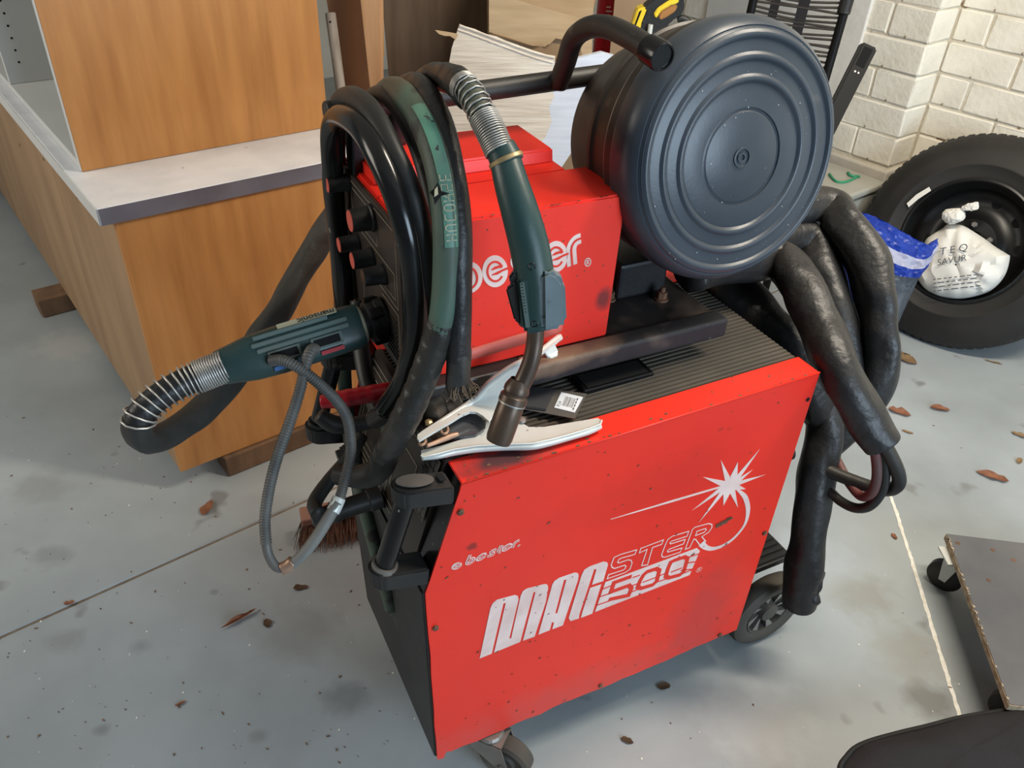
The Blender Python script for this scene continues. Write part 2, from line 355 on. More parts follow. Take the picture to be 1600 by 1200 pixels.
def ribbon(bm, pts, w, n, thick=.0003, closed=False, smooth=0):
    """flat band of width w (number or list) along pts in the plane with normal n"""
    n = Vector(n).normalized(); pts = [Vector(p) for p in pts]
    ww = list(w) if isinstance(w, (list, tuple)) else [w]*len(pts)
    if smooth: ww = crom(ww, smooth, closed); pts = crom(pts, smooth, closed)
    m = len(pts); L = []; Rr = []
    for i in range(m):
        if closed: a = pts[i-1]; b = pts[(i+1) % m]
        else: a = pts[max(i-1, 0)]; b = pts[min(i+1, m-1)]
        c = pts[i]
        d1 = (c-a).normalized() if (c-a).length > 1e-9 else (b-c).normalized()
        d2 = (b-c).normalized() if (b-c).length > 1e-9 else d1
        s = (d1+d2); s = s.normalized() if s.length > 1e-6 else d1
        side = n.cross(s); k = 1/max(.45, abs(n.cross(d1).dot(side)))
        L.append(c+side*ww[i]/2*k); Rr.append(c-side*ww[i]/2*k)
    a = [bm.verts.new(p+n*thick) for p in L]; b = [bm.verts.new(p+n*thick) for p in Rr]
    a2 = [bm.verts.new(p) for p in L]; b2 = [bm.verts.new(p) for p in Rr]
    for i in range(m if closed else m-1):
        j = (i+1) % m
        bm.faces.new((a[i], b[i], b[j], a[j])); bm.faces.new((a2[i], a[i], a[j], a2[j])); bm.faces.new((b[i], b2[i], b2[j], b[j]))
    return bm
def shell(bm, grid, thick=0, closed_u=False):
    """grid of points -> sheet"""
    V = [[bm.verts.new(p) for p in row] for row in grid]
    nu = len(V[0])
    for i in range(len(V)-1):
        for k in range(nu if closed_u else nu-1):
            j = (k+1) % nu; bm.faces.new((V[i][k], V[i][j], V[i+1][j], V[i+1][k]))
    if thick: bmesh.ops.solidify(bm, geom=bm.faces[:], thickness=thick)
    return bm
def text_bm(s, o, ex, ey, size, n, thick=.0003, shear=0, align='LEFT', bold=0):
    cu = bpy.data.curves.new('t', 'FONT'); cu.body = s; cu.size = size; cu.shear = shear; cu.align_x = align; cu.resolution_u = 3; cu.offset = bold
    to = bpy.data.objects.new('t', cu); COL.objects.link(to)
    me = to.to_mesh(); bm = NB(); bm.from_mesh(me); to.to_mesh_clear()
    bpy.data.objects.remove(to); bpy.data.curves.remove(cu)
    ex = Vector(ex); ey = Vector(ey); n = Vector(n); o = Vector(o)
    for v in bm.verts: v.co = o+ex*v.co.x+ey*v.co.y+n*thick
    return bm
exec_order = True

# ================================================================== SETTING
fl = obj('floor', box(NB(), FW, (-5, 5), (-3.5, 7), (-.06, -.0032)), 'joint', kind='structure')
# two poured slabs either side of the saw-cut joint, which runs parallel to the cabinets' ends
ja = Vector((-1.113, 1.09, 0)); jd = Vector((.767, .641, 0)).normalized(); jn = Vector((-jd.y, jd.x, 0))
FJ = Matrix.Translation(ja) @ Matrix.Rotation(math.atan2(jd.y, jd.x), 4, 'Z')
obj('slab', box(NB(), FJ, (-4, 6.5), (.004, 5), (-.04, 0), .003, 1), 'concrete', fl)
obj('slab', box(NB(), FJ, (-4, 6.5), (-5, -.004), (-.04, 0), .003, 1), 'concrete', fl)
bm = NB()
lp = [Vector((1.185, 2.6, 0)), Vector((1.097, 1.717, 0)), Vector((1.001, 1.014, 0)), Vector((.90, .2, 0)), Vector((.78, -.8, 0))]
LP = resample(crom(lp, 30), .012); rnd.seed(3)
LP = [p+Vector((rnd.uniform(-.0011, .0011), 0, .0002)) for p in LP]
ribbon(bm, LP, [.0095*rnd.uniform(.75, 1.15) for _ in LP], (0, 0, 1), .0008)
obj('trim_1', bm, 'whiteline', kind='structure', origin=(1.0, 1.0, 0))
# brick wall with a pier: pier face at a=3.05, recess face at a=3.20, corner at b=1.466
KP, KR, BC = 3.05, 3.20, 1.466
wl = obj('wall_back', box(NB(), FC, (KP+.004, KP+.35), (BC+.006, 6.0), (0, 2.6)), 'mortar', kind='structure', origin=Cw(KP, BC, 0))
wr = obj('wall_right', box(NB(), FC, (KR+.004, KR+.3), (-3.0, BC+.006), (0, 2.6)), 'mortar', kind='structure', origin=Cw(KR, 0, 0))
PIT = .1135; Z0 = .466; BH = .1065
def jbrick(F, a, b, c, sd):
    bm = NB(); box(bm, F, a, b, c, .0065, 2)
    r = random.Random(sd)
    for v in bm.verts: v.co += Vector((r.uniform(-1, 1), r.uniform(-1, 1), r.uniform(-1, 1)))*.0019
    return bm
protos = {}
def place_brick(parent, face_axis, a, b0, b1, z):
    """share mesh data between alike pieces"""
    key = (parent.name, face_axis, round(b1-b0, 3), rnd.randint(0, 5))
    ctr = Cw(a+.02, (b0+b1)/2, z+BH/2) if face_axis == 0 else Cw((b0+b1)/2, a+.02, z+BH/2)
    if key not in protos:
        bm = jbrick(FW, (-.02, .02), (-(b1-b0)/2, (b1-b0)/2), (-BH/2, BH/2), len(protos)) if face_axis == 0 else jbrick(FW, (-(b1-b0)/2, (b1-b0)/2), (-.02, .02), (-BH/2, BH/2), len(protos))
        me = bpy.data.meshes.new('brick'); bm.to_mesh(me); bm.free(); me.materials.append(K['brick']); protos[key] = me
    o = bpy.data.objects.new('brick', protos[key]); COL.objects.link(o); o.parent = parent
    ax = rnd.uniform(-.0025, .0012)
    off = Ax(FC, face_axis)*ax
    o.location = mw(parent).inverted() @ (ctr+off)
    o.rotation_euler = (rnd.uniform(-.008, .008), rnd.uniform(-.008, .008), HC+rnd.uniform(-.008, .008))
BL = .292; JT = .0075
for row in range(-1, 11):
    z = Z0+row*PIT+.006
    sh = (.0 if row % 2 else .5)*BL
    if row >= 0:
        b = BC; first = True
        while b < 3.6:
            l = (BL*.5+.02 if row % 2 == 0 else BL*.93) if first else BL
            place_brick(wl, 0, KP, b+(0 if first else JT/2), b+l-JT/2, z); b += l; first = False
        # narrow return of the pier
        place_brick(wl, 1, BC, KP+.002, KR-.004, z)
    b = BC-.004; first = True
    while b > .25:
        l = BL*(.42 if (row % 2 == 0) else .88) if first else BL
        place_brick(wr, 0, KR, b-l+JT/2, b-(0 if first else JT/2), z); b -= l; first = False
bm = NB(); box(bm, FC, (KP-.012, KP+.2), (BC-.008, 5.0), (0, Z0-.008), .008)
obj('baseboard_back', bm, 'plinth', kind='structure', origin=Cw(KP, BC, 0))
bm = NB(); box(bm, FC, (KR-.012, KR+.1), (-2.5, BC-.008), (0, Z0-PIT-.008), .008)
obj('baseboard_right', bm, 'plinth', kind='structure', origin=Cw(KR, 0, 0))
# rendered strip of wall behind the folding rack
a = Pc(1362, 0, KP, 0); b1 = (FC.inverted() @ a).y
bm = NB(); box(bm, FC, (KP-.014, KP+.01), (b1-.01, b1+.75), (.62, 2.55), .004)
obj('trim_2', bm, 'render', kind='structure', origin=Cw(KP, 1.8, .7))
obj('ceiling', box(NB(), FW, (-3.6, 4.4), (-.6, 6.5), (2.62, 2.7)), 'ceiling', kind='structure', origin=(0, 3, 2.65))
obj('wall_left', box(NB(), FC, (-1.0, 3.4), (5.2, 5.4), (0, 2.6)), 'render', kind='structure', origin=Cw(0, 5.2, 0))

# ================================================================== CABINETS
b0 = 1.771
t = thing('base_cabinet', 'orange veneered base cabinet standing low on wood blocks, marbled top with grey edge strip', 'cabinet', Cw(.32, b0, 0), HC)
bm = NB(); box(bm, FC, (.331, .93), (b0, b0+.018), (.07, .789), .001, 1); obj('end_panel', bm, 'veneer', t)
bm = NB(); box(bm, FC, (.331, .345), (b0+.0185, b0+.62), (.07, .789), .0008, 1); obj('back_panel', bm, 'veneer_back', t)
bm = NB(); box(bm, FC, (.331, .345), (b0+.624, 4.6), (.07, .789), .0008, 1); obj('back_panel', bm, 'veneer_back', t)
bm = NB(); box(bm, FC, (.346, .92), (b0+.019, 4.58), (.075, .785)); obj('carcass', bm, 'veneer_back', t)
bm = NB(); box(bm, FC, (.303, .96), (b0-.006, 4.7), (.790, .829), .0015, 1); obj('worktop', bm, 'laminate', t)
bm = NB(); box(bm, FC, (.304, .955), (b0-.0075, b0-.0062), (.7905, .8275)); obj('edge_strip', bm, 'grey_edge', t, label='dark grey edge strip')
bm = NB(); box(bm, FC, (.3005, .3028), (b0-.004, 4.7), (.7905, .8275)); obj('edge_strip', bm, 'white_board', t, label='pale edge strip')
bm = NB()
for q, z in ((2.12, .74), (2.145, .715), (2.5, .70), (2.9, .62)):
    cyl(bm, Cw(.3325, q, z), Cw(.3305, q, z), .005, 10)
obj('screw_hole', bm, 'hole', t, kind='stuff')
for i, (aa, bb, cc, lab) in enumerate([((.445, .80), (1.76, 1.83), (0, .068), 'brown timber block under the near end of the base cabinet'),
                                ((.235, .52), (2.93, 3.03), (0, .069), 'dark timber block under the far left side of the base cabinet')]):
    bm = NB(); box(bm, FC, aa, bb, cc, .004); 
    for v in bm.verts: v.co += Vector((rnd.uniform(-1, 1), rnd.uniform(-1, 1), 0))*.002
    o = obj('wood_block', bm, 'darkwood', None, origin=Cw(sum(aa)/2, sum(bb)/2, 0)); tag(o, lab, 'wood block', 'timber blocks under the base cabinet')

t1 = 1.99; zt = .830
P = FC.inverted() @ Pc(125, 275, t1, 1); 
ux0 = .333; ux1 = .955
t = thing('wall_cabinet', 'orange veneered open cabinet resting on top of the marbled worktop', 'cabinet', Cw(ux0, t1, zt), HC)
ZT = 1.62
bm = NB(); box(bm, FC, (ux0, ux1), (t1, t1+.016), (zt, ZT), .0008, 1); obj('end_panel', bm, 'veneer', t)
bm = NB(); box(bm, FC, (ux0, ux1), (t1+.0165, t1+.020), (zt, ZT)); obj('inner_lining', bm, 'white_board', t, label='white inner face of the end panel')
bm = NB(); box(bm, FC, (ux0-.0015, ux0-.0003), (t1, t1+.0195), (zt, ZT)); obj('edge_strip', bm, 'white_board', t, label='white front edge')
bm = NB(); box(bm, FC, (ux0+.001, ux1), (t1+.0205, 4.2), (zt, zt+.018), .0008, 1); obj('bottom_board', bm, 'white_board', t)
bm = NB(); box(bm, FC, (ux1-.008, ux1), (t1+.0205, 4.2), (zt+.0185, ZT)); obj('back_board', bm, 'white_board', t)
for q in (2.72, 3.45):
    bm = NB(); box(bm, FC, (ux0+.002, ux1-.009), (q, q+.018), (zt+.0185, ZT-.019), .0008, 1); pt = obj('partition', bm, 'white_board', t)
    bm = NB()
    for z in range(18): cyl(bm, Cw(ux0+.04, q+.0005, zt+.075+z*.032), Cw(ux0+.04, q-.0006, zt+.075+z*.032), .0032, 10)
    obj('shelf_pin_hole', bm, 'hole', pt, kind='stuff')
bm = NB(); box(bm, FC, (ux0+.001, ux1), (t1+.0205, 4.2), (ZT-.018, ZT), .0008, 1); obj('top_board', bm, 'white_board', t)

# ================================================================== LEANING TIMBER AND CARDBOARD behind the cabinets
def leaner(name, px, Y, m, label, cat, th=.018, group=None, floor_xs=None, tiltx=0, bev=0, rz=0):
    """board standing on the floor: outline in a vertical plane at distance Y, bottom edge taken down to the floor"""
    n = Matrix.Rotation(rz, 3, 'Z') @ Vector((0, 1, 0)); p0 = Vector((0, Y, 0))
    pts = [plane(x, y, p0, n) for x, y in px]
    if floor_xs:
        for x, y in floor_xs: q = plane(x, y, p0, n); pts.append(Vector((q.x, q.y, 0.0)))
    bm = prism(NB(), pts, n*th, bev)
    o = obj(name, bm, m, None, origin=Vector((sum(p.x for p in pts)/len(pts), pts[0].y, 0)))
    return tag(o, label, cat, group)
t = thing('metal_pole', 'weathered grey pole standing upright beside the upper cabinet', 'pole', (PY(519, 80, 2.32).x, 2.32, 0))
bm = NB(); p1 = PY(516, 20, 2.36); p0 = Vector((PY(533, 140, 2.3).x+.07, 2.22, 0)); d = (p1-p0)
cyl(bm, p0, p1, .0145, 18, bev=.001); cyl(bm, p1, p1+d.normalized()*.001, .010, 14); obj('shaft', bm, 'greywood', t, 40)
bm = NB(); e = p1-d.normalized()*.02; cyl(bm, e+Vector((0, -.015, 0)), e+Vector((0, -.0135, 0)), .003, 8); obj('bolt_hole', bm, 'hole', t)
leaner('hardboard_panel', [(500, -60), (575, -60), (590, 190)], 2.55, 'hardboard', 'reddish brown panel leaning between the grey pole and the pine stud', 'panel', .012, floor_xs=[(640, 190), (575, 190)])
leaner('pine_stud', [(556, -60), (594, -60), (596, 150)], 2.42, 'pine', 'square pine stud standing behind the coiled hose', 'stud', .045, floor_xs=[(640, 150), (600, 150)], bev=.002)
leaner('wood_strip', [(588, -60), (597, -60), (600, 88), (595, 92)], 2.50, 'pine', 'thin pine lath next to the wide pine stud', 'lath', .008, floor_xs=[(604, 92), (599, 92)])
leaner('plywood_sheet', [(590, -80), (775, -80), (780, 120)], 3.05, 'plywood', 'dark brown weathered plywood sheet leaning behind the white cardboard', 'plywood', .018, floor_xs=[(780, 120), (620, 120)])
# brown cardboard box
X0 = PY(762, 0, 2.72)
bt = thing('cardboard_box', 'torn open brown cardboard box behind the white cardboard sheet', 'box', (PY(840, 50, 2.72).x, 2.72, 0))
n = Vector((0, 1, 0))
pts = [PY(x, y, 2.70) for x, y in [(765, 18), (800, 32), (860, 52), (890, 62), (936, 70), (940, 95), (900, 105), (893, 82), (862, 88), (852, 95), (848, 150), (765, 150)]]
fz = [Vector((PY(765, 150, 2.7).x, 2.7, 0)), Vector((PY(930, 100, 2.7).x, 2.7, 0))]
pts = [PY(x, y, 2.70) for x, y in [(765, 52), (830, 72), (852, 74), (866, 60), (880, 56), (905, 62), (912, 100)]]+[Vector((PY(912, 100, 2.7).x, 2.7, .0)), Vector((PY(765, 52, 2.7).x, 2.7, 0))]
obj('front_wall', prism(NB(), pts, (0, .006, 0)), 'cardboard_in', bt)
pts = [PY(x, y, 2.685) for x, y in [(764, -12), (800, -2), (834, 8), (870, 18), (905, 28), (930, 34), (915, 50), (900, 56), (880, 62), (868, 60), (858, 70), (850, 66), (834, 72), (800, 60), (764, 50)]]
obj('flap', prism(NB(), pts, (0, .005, 0)), 'cardboard', bt)
obj('back_wall', prism(NB(), [PY(x, y, 2.92) for x, y in [(760, -90), (930, -90), (925, 80)]]+[Vector((PY(925, 80, 2.92).x, 2.92, 0)), Vector((PY(775, 80, 2.92).x, 2.92, 0))], (0, .006, 0)), 'cardboard', bt)
sw = [Vector((PY(765, 52, 2.7).x, 2.71, 0)), Vector((PY(765, 52, 2.7).x, 2.91, 0)), Vector((PY(765, 52, 2.7).x, 2.91, 1.2)), Vector((PY(765, 52, 2.7).x, 2.71, 1.12))]
obj('side_wall', prism(NB(), sw, (.006, 0, 0)), 'cardboard', bt)
leaner('timber_post', [(900, -60), (942, -60), (926, 20), (905, 160)], 2.95, 'pine', 'pale timber post standing between the brown box and the red tin', 'post', .05, floor_xs=[(905, 160), (878, 160)])
# white corrugated sheet, torn along its top, in a plane turned a little
nrm = Matrix.Rotation(R(8), 3, 'Z') @ Vector((0, 1, 0))
def PW(x, y): return plane(x, y, Vector((0, 2.28, 0)), nrm)
w = thing('white_cardboard_sheet', 'stained white corrugated cardboard sheet with a torn flap, leaning behind the red feeder box', 'cardboard', (PW(800, 200).x, PW(800, 200).y, 0))
rnd.seed(5)
edge = [(718, 38), (728, 42), (742, 46), (760, 54), (775, 57), (790, 64), (812, 72), (835, 80), (855, 86), (868, 88), (864, 105), (868, 118), (860, 130), (866, 150), (858, 168), (862, 190), (852, 215), (840, 228)]
pts = [PW(x, y) for x, y in edge]
q0 = PW(840, 228); q1 = PW(690, 190)
pts += [Vector((q0.x-.06, q0.y, 0)), Vector((q1.x, q1.y, 0)), PW(697, 125), PW(706, 75)]
sh = obj('sheet', prism(NB(), pts, nrm*.006), 'whitecard', w)
pts = [PW(x, y)-nrm*.002 for x, y in [(680, 47), (700, 50), (716, 53), (712, 62), (706, 58), (703, 56), (695, 56), (686, 53)]]
obj('torn_strip', prism(NB(), pts, nrm*.003), 'cardboard', w, label='torn brown strip')
bm = NB(); tube(bm, [PW(x, y)-nrm*.001 for x, y in [(718, 40), (742, 48), (790, 66), (835, 82), (866, 90)]], .003, 6); obj('folded_edge', bm, 'whitecard', w, label='folded top edge')
bm = NB(); tube(bm, [PW(x, y)-nrm*.001 for x, y in [(715, 46), (740, 55), (788, 73), (832, 89), (864, 98)]], .002, 6); obj('crease', bm, 'whitecard', w)
def PB(x, y): return plane(x, y, Vector((0, 2.40, 0)), nrm)
pts = [PB(x, y) for x, y in [(862, 100), (900, 92), (940, 82), (962, 88), (966, 104), (955, 150), (925, 190), (872, 270)]]
q0 = PB(872, 270); q1 = PB(820, 240)
o = obj('bluish_card', prism(NB(), pts+[Vector((q0.x, q0.y, 0)), Vector((q1.x-.05, q1.y, 0)), PB(820, 240), PB(850, 150)], nrm*.02), 'bluecard', None, origin=Vector((q0.x, q0.y, 0)))
tag(o, 'smooth bluish white cardboard panel standing behind the stained white sheet', 'cardboard')
# red tin
p = PY(953, 20, 3.25); t = thing('red_canister', 'crimson canister with white lettering behind the timber post', 'canister', (p.x, p.y, 0))
bm = NB(); ptop = p.z+.10; lathe(bm, (p.x, p.y, .55), (0, 0, 1), [(0, 0), (.048, 0), (.05, .004), (.05, ptop-.60), (.035, ptop-.56), (.02, ptop-.545), (0, ptop-.545)], 30); obj('can', bm, 'extinguisher', t, 40)
bm = text_bm('EXTRA', (p.x-.025, p.y-.0515, p.z-.02), (0, 0, 1), (-1, 0, 0), .018, (0, -1, 0)); 
bm = NB()
for k in range(5): box(bm, FW, (p.x-.020, p.x-.004+.006*(k % 2)), (p.y-.0515, p.y-.0500), (p.z-.03+k*.014, p.z-.025+k*.014))
obj('lettering', bm, 'white_print', t)
bm = NB(); box(bm, FW, (p.x-.09, p.x+.09), (p.y-.06, p.y+.08), (.52, .549), .003); box(bm, FW, (p.x-.085, p.x-.06), (p.y-.05, p.y+.07), (0, .52)); box(bm, FW, (p.x+.06, p.x+.085), (p.y-.05, p.y+.07), (0, .52))
o = obj('small_stand', bm, 'darkwood', None, origin=(p.x, p.y, 0)); tag(o, 'low dark wooden stand under the crimson canister', 'stand')
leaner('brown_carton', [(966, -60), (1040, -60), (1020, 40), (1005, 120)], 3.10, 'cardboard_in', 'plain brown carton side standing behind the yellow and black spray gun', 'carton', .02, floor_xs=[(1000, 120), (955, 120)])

# ================================================================== WELDING MACHINE
WD = .41; UF = -.652; UK = -.710; UB = -.697; ZTP = .795; ZK = .590; ZB = .128
wm = thing('welding_machine', 'red wheeled welding power source with large white printed lettering on its side', 'welding machine', M0, HM)
def side_poly(v, du=0, dz=0): return [Mw(UB+du, v, ZB+dz), Mw(0-du, v, ZB-.008+dz), Mw(0-du, v, .801-dz), Mw(UF+du, v, .790-dz), Mw(UK+du, v, ZK)]
vax = Ax(FM, 1)
# dark inner chassis
bm = NB(); prism(bm, side_poly(.004, .012, .006), vax*(WD-.008)); obj('chassis', bm, 'black_plastic', wm)
# red side panels with a rough bottom edge
for v0, ext in ((.0, .003), (WD-.003, .003)):
    pts = [Mw(UK, v0, ZK)]
    rnd.seed(11)
    nb = 26
    for i in range(8): pts.append(Mw(UK+(UB-UK)*(i+1)/9+rnd.uniform(-.0015, .0015), v0, ZK+(ZB-ZK)*(i+1)/9))
    pts += [Mw(UB, v0, ZB-.008), Mw(UB+.012, v0, ZB-.012), Mw(UB+.018, v0, ZB+.006)]
    for i in range(1, nb): pts.append(Mw(UB+(0-UB)*i/nb, v0, ZB-.008*i/nb+rnd.uniform(-.0035, .0025)))
    pts += [Mw(0, v0, ZB-.008), Mw(0, v0, .801), Mw(UF, v0, .790)]
    sp = obj('side_panel', prism(NB(), pts, vax*ext), 'red_side', wm)
    if v0 == 0: side = sp
# folded red strip along the top
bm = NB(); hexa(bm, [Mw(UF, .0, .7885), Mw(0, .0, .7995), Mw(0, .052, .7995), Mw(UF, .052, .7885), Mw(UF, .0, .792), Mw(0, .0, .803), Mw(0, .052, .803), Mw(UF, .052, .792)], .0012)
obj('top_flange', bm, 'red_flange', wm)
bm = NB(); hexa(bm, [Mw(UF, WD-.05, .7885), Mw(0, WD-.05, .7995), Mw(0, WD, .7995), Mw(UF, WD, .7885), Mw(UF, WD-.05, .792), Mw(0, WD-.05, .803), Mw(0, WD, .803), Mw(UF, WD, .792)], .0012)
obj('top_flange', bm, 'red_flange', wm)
bm = NB(); tube(bm, [Mw(UF, .0006, .7912), Mw(0, .0006, .8022)], .0016, 8, 0); obj('folded_crease', bm, 'red', wm, True)
# rubber top: base plus running ribs
bm = NB(); hexa(bm, [Mw(UF+.004, .0525, .780), Mw(-.002, .0525, .790), Mw(-.002, WD-.0525, .790), Mw(UF+.004, WD-.0525, .780), Mw(UF+.004, .0525, .787), Mw(-.002, .0525, .798), Mw(-.002, WD-.0525, .798), Mw(UF+.004, WD-.0525, .787)])
top = obj('top_mat', bm, 'ribbed', wm)
bm = NB(); nr = 30
for i in range(nr):
    v = .058+i*(WD-.116)/(nr-1)
    hexa(bm, [Mw(UF+.006, v-.0032, .7868), Mw(-.004, v-.0032, .7978), Mw(-.004, v+.0032, .7978), Mw(UF+.006, v+.0032, .7868), Mw(UF+.006, v-.0018, .7905), Mw(-.004, v-.0018, .8013), Mw(-.004, v+.0018, .8013), Mw(UF+.006, v+.0018, .7905)])
obj('rib', bm, 'ribbed', top, kind='stuff')
bm = NB(); box(bm, FM, (-.395, -.260), (.108, .156), (.7925, .8035), .002, 1); lf = obj('lift_recess', bm, 'black_gloss', wm)
bm = NB(); box(bm, FM, (-.385, -.270), (.114, .150), (.803, .8042)); obj('recess_well', bm, 'hole', lf)
# screws on the side
for x, y, m in ((719, 799, 'rust'), (680, 980, 'rust'), (1262, 624, 'hole'), (1194, 832, 'rust'), (1124, 991, 'rust'), (938, 1070, 'rust')):
    p = Pv(x, y, 0); bm = NB(); r = .0042 if m == 'hole' else .0055
    lathe(bm, p-vax*.0001, -vax, [(r, 0), (r, .001 if m == 'hole' else .0035), (r*.6, .0012 if m == 'hole' else .0045), (0, .0012 if m == 'hole' else .0045)], 6 if m != 'hole' else 12)
    obj('bolt' if m != 'hole' else 'screw_hole', bm, m, side)
bm = NB()
rnd.seed(21)   # chips in the paint
for i in range(150):
    u = rnd.uniform(-.69, -.01); z = rnd.uniform(.14, .79); r = rnd.choice([.0006, .0008, .0011, .0016])
    if u < UK+(z-ZK)*(UF-UK)/(ZTP-ZK)+.006 and z > ZK: continue
    k = rnd.randint(4, 6); a0 = rnd.random()*6; st = rnd.uniform(.5, 2.6); an = rnd.uniform(.2, .9)
    pp = []
    for j in range(k):
        aa = a0+j*2*math.pi/k; x = math.cos(aa)*r*st; y = math.sin(aa)*r
        pp.append(Mw(u+x*math.cos(an)-y*math.sin(an), -.0009, z+x*math.sin(an)+y*math.cos(an)))
    prism(bm, pp, -vax*.0002)
for i in range(60):
    u = UF+.01+.64*rnd.random()**1.6; r = rnd.choice([.0008, .0012, .002]); z0 = .7925+(.0105)*(u-UF)/.652
    v = rnd.choice([rnd.uniform(.001, .006), rnd.uniform(.002, .05)])
    prism(bm, [Mw(u+math.cos(j)*r*1.8, v+math.sin(j)*r, z0) for j in range(0, 6)], (0, 0, .0002))
obj('paint_chip', bm, 'rust', side, kind='stuff')

# ---- printed lettering on the side, all flat print on the panel
def cropmap(x0, y0, s): return lambda x, y, off=.0004: Pv(x0+x/s, y0+y/s, 0)-vax*off
cA = cropmap(740, 840, 6.0); cB = cropmap(920, 800, 7.06); cC = cropmap(940, 690, 5.715)
bm = NB()
Mpts = [(55, 1130), (155, 660), (175, 615), (215, 580), (385, 535), (412, 545), (420, 575), (332, 945), (350, 940), (440, 540), (460, 500), (495, 475), (665, 432), (692, 440), (697, 470), (675, 600), (570, 925), (460, 965), (578, 508), (560, 508), (435, 975), (190, 1075), (300, 608), (278, 614), (168, 1085)]
Apts = [(605, 908), (735, 440), (755, 405), (800, 375), (945, 325), (975, 330), (983, 350), (975, 400), (835, 820), (735, 857), (752, 792), (732, 790), (712, 865)]
Ahole = [(762, 710), (845, 395), (868, 390), (782, 705)]
G1 = [(890, 750), (1010, 350), (1035, 300), (1080, 270), (1215, 222), (1250, 230), (1258, 250), (1213, 405), (1108, 440), (1150, 293), (1128, 293), (990, 715), (985, 755), (905, 780)]
G2 = [(1003, 750), (1016, 700), (1090, 470), (1195, 435), (1110, 710)]
for pts, holes in ((Mpts, ()), (Apts, (Ahole,)), (G1, ()), (G2, ())):
    prism(bm, [cA(*p) for p in pts], -vax*.0004, holes=[[cA(*p) for p in h] for h in holes])
obj('block_lettering', bm, 'white_print', side, label='solid pale letters M A G')
bm = NB(); prism(bm, [cB(*p) for p in [(65, 1100), (180, 772), (1190, 395), (1222, 425), (1110, 692)]], -vax*.0004)
obj('number_plate', bm, 'white_print', side, label='pale striped block behind the number')
bm = NB()
def rb(pts, w, f, off=.0009, closed=False, sm=0): ribbon(bm, [f(x, y, off) for x, y in pts], [q/f_s[f] for q in w] if isinstance(w, list) else w/f_s[f], -vax, .0003, closed, sm)
pxm = (Pv(1000, 850, 0)-Pv(1001, 850, 0)).length
f_s = {cA: 6/pxm, cB: 7.06/pxm, cC: 5.715/pxm}
rb([(470, 705), (275, 775), (240, 878), (440, 806), (468, 840), (435, 915), (215, 962)], 44, cB)
rb([(560, 760), (600, 690), (640, 655), (740, 622), (775, 640), (745, 760), (700, 800), (575, 838), (535, 825)], 44, cB, closed=True)
rb([(870, 620), (900, 550), (940, 530), (1050, 492), (1085, 510), (1045, 650), (1000, 690), (880, 722), (845, 705)], 44, cB, closed=True)
for a, b in (((150, 845), (265, 800)), ((480, 720), (560, 692)), ((1090, 498), (1215, 455)), ((120, 930), (240, 890)), ((455, 815), (540, 785)), ((590, 772), (740, 716)), ((775, 700), (860, 665)), ((900, 660), (1025, 612)), ((1060, 560), (1175, 545)), ((90, 1022), (230, 975)), ((430, 892), (540, 850)), ((740, 770), (850, 735)), ((1020, 680), (1150, 628)), ((1010, 640), (1150, 625))):
    rb([a, b], 13, cB)
obj('number_strokes', bm, 'red_print', side, label='red figures 500')
bm = NB()
S = [(525, 415), (350, 465), (275, 500), (245, 580), (255, 610), (285, 620), (390, 585), (408, 595), (395, 625), (370, 640), (215, 690), (200, 735), (400, 665), (450, 630), (475, 560), (465, 530), (430, 525), (330, 560), (315, 550), (330, 520), (360, 505), (505, 465)]
T = [(570, 400), (820, 305), (800, 355), (700, 390), (645, 580), (580, 590), (640, 410), (555, 450)]
E_ = [(1100, 210), (920, 265), (870, 300), (845, 350), (800, 470), (810, 495), (840, 495), (1005, 440), (1025, 395), (870, 440), (865, 425), (880, 410), (1040, 350), (1060, 300), (900, 350), (893, 335), (910, 320), (1080, 265)]
for c in (S, T, E_): rb(c, 10, cB, .0004, True)
rb([(1230, 372), (1175, 298), (1155, 298), (1110, 392), (1060, 410), (1140, 190), (1170, 165), (1320, 125), (1355, 135), (1355, 170), (1320, 220), (1245, 270), (1290, 325)], 10, cB, .0004)
rb([(1190, 210), (1285, 180), (1293, 195), (1270, 222), (1175, 258)], 10, cB, .0004, True)
obj('outline_lettering', bm, 'white_print', side, label='thin outlined letters S T E R')
bm = NB()
rb([(888, 905), (928, 942), (990, 955), (1080, 928), (1170, 868), (1250, 780), (1292, 700), (1306, 600), (1285, 505), (1245, 455), (1195, 418)], [52, 40, 34, 30, 28, 26, 28, 36, 36, 26, 8], cC, .0004, sm=6)
star = [(1062, 160), (1145, 315), (1215, 178), (1210, 295), (1412, 62), (1235, 318), (1345, 250), (1245, 345), (1462, 292), (1225, 385), (1285, 422), (1190, 430), (1215, 588), (1145, 460), (1085, 572), (1085, 465), (865, 722), (1055, 450), (808, 612), (1045, 415), (640, 535), (80, 694), (78, 690), (640, 517), (1060, 395), (905, 315), (1100, 350)]
prism(bm, [cC(*p) for p in star], -vax*.0004)
obj('spark_print', bm, 'white_print', side, label='pale spark star with long tail and swoosh')
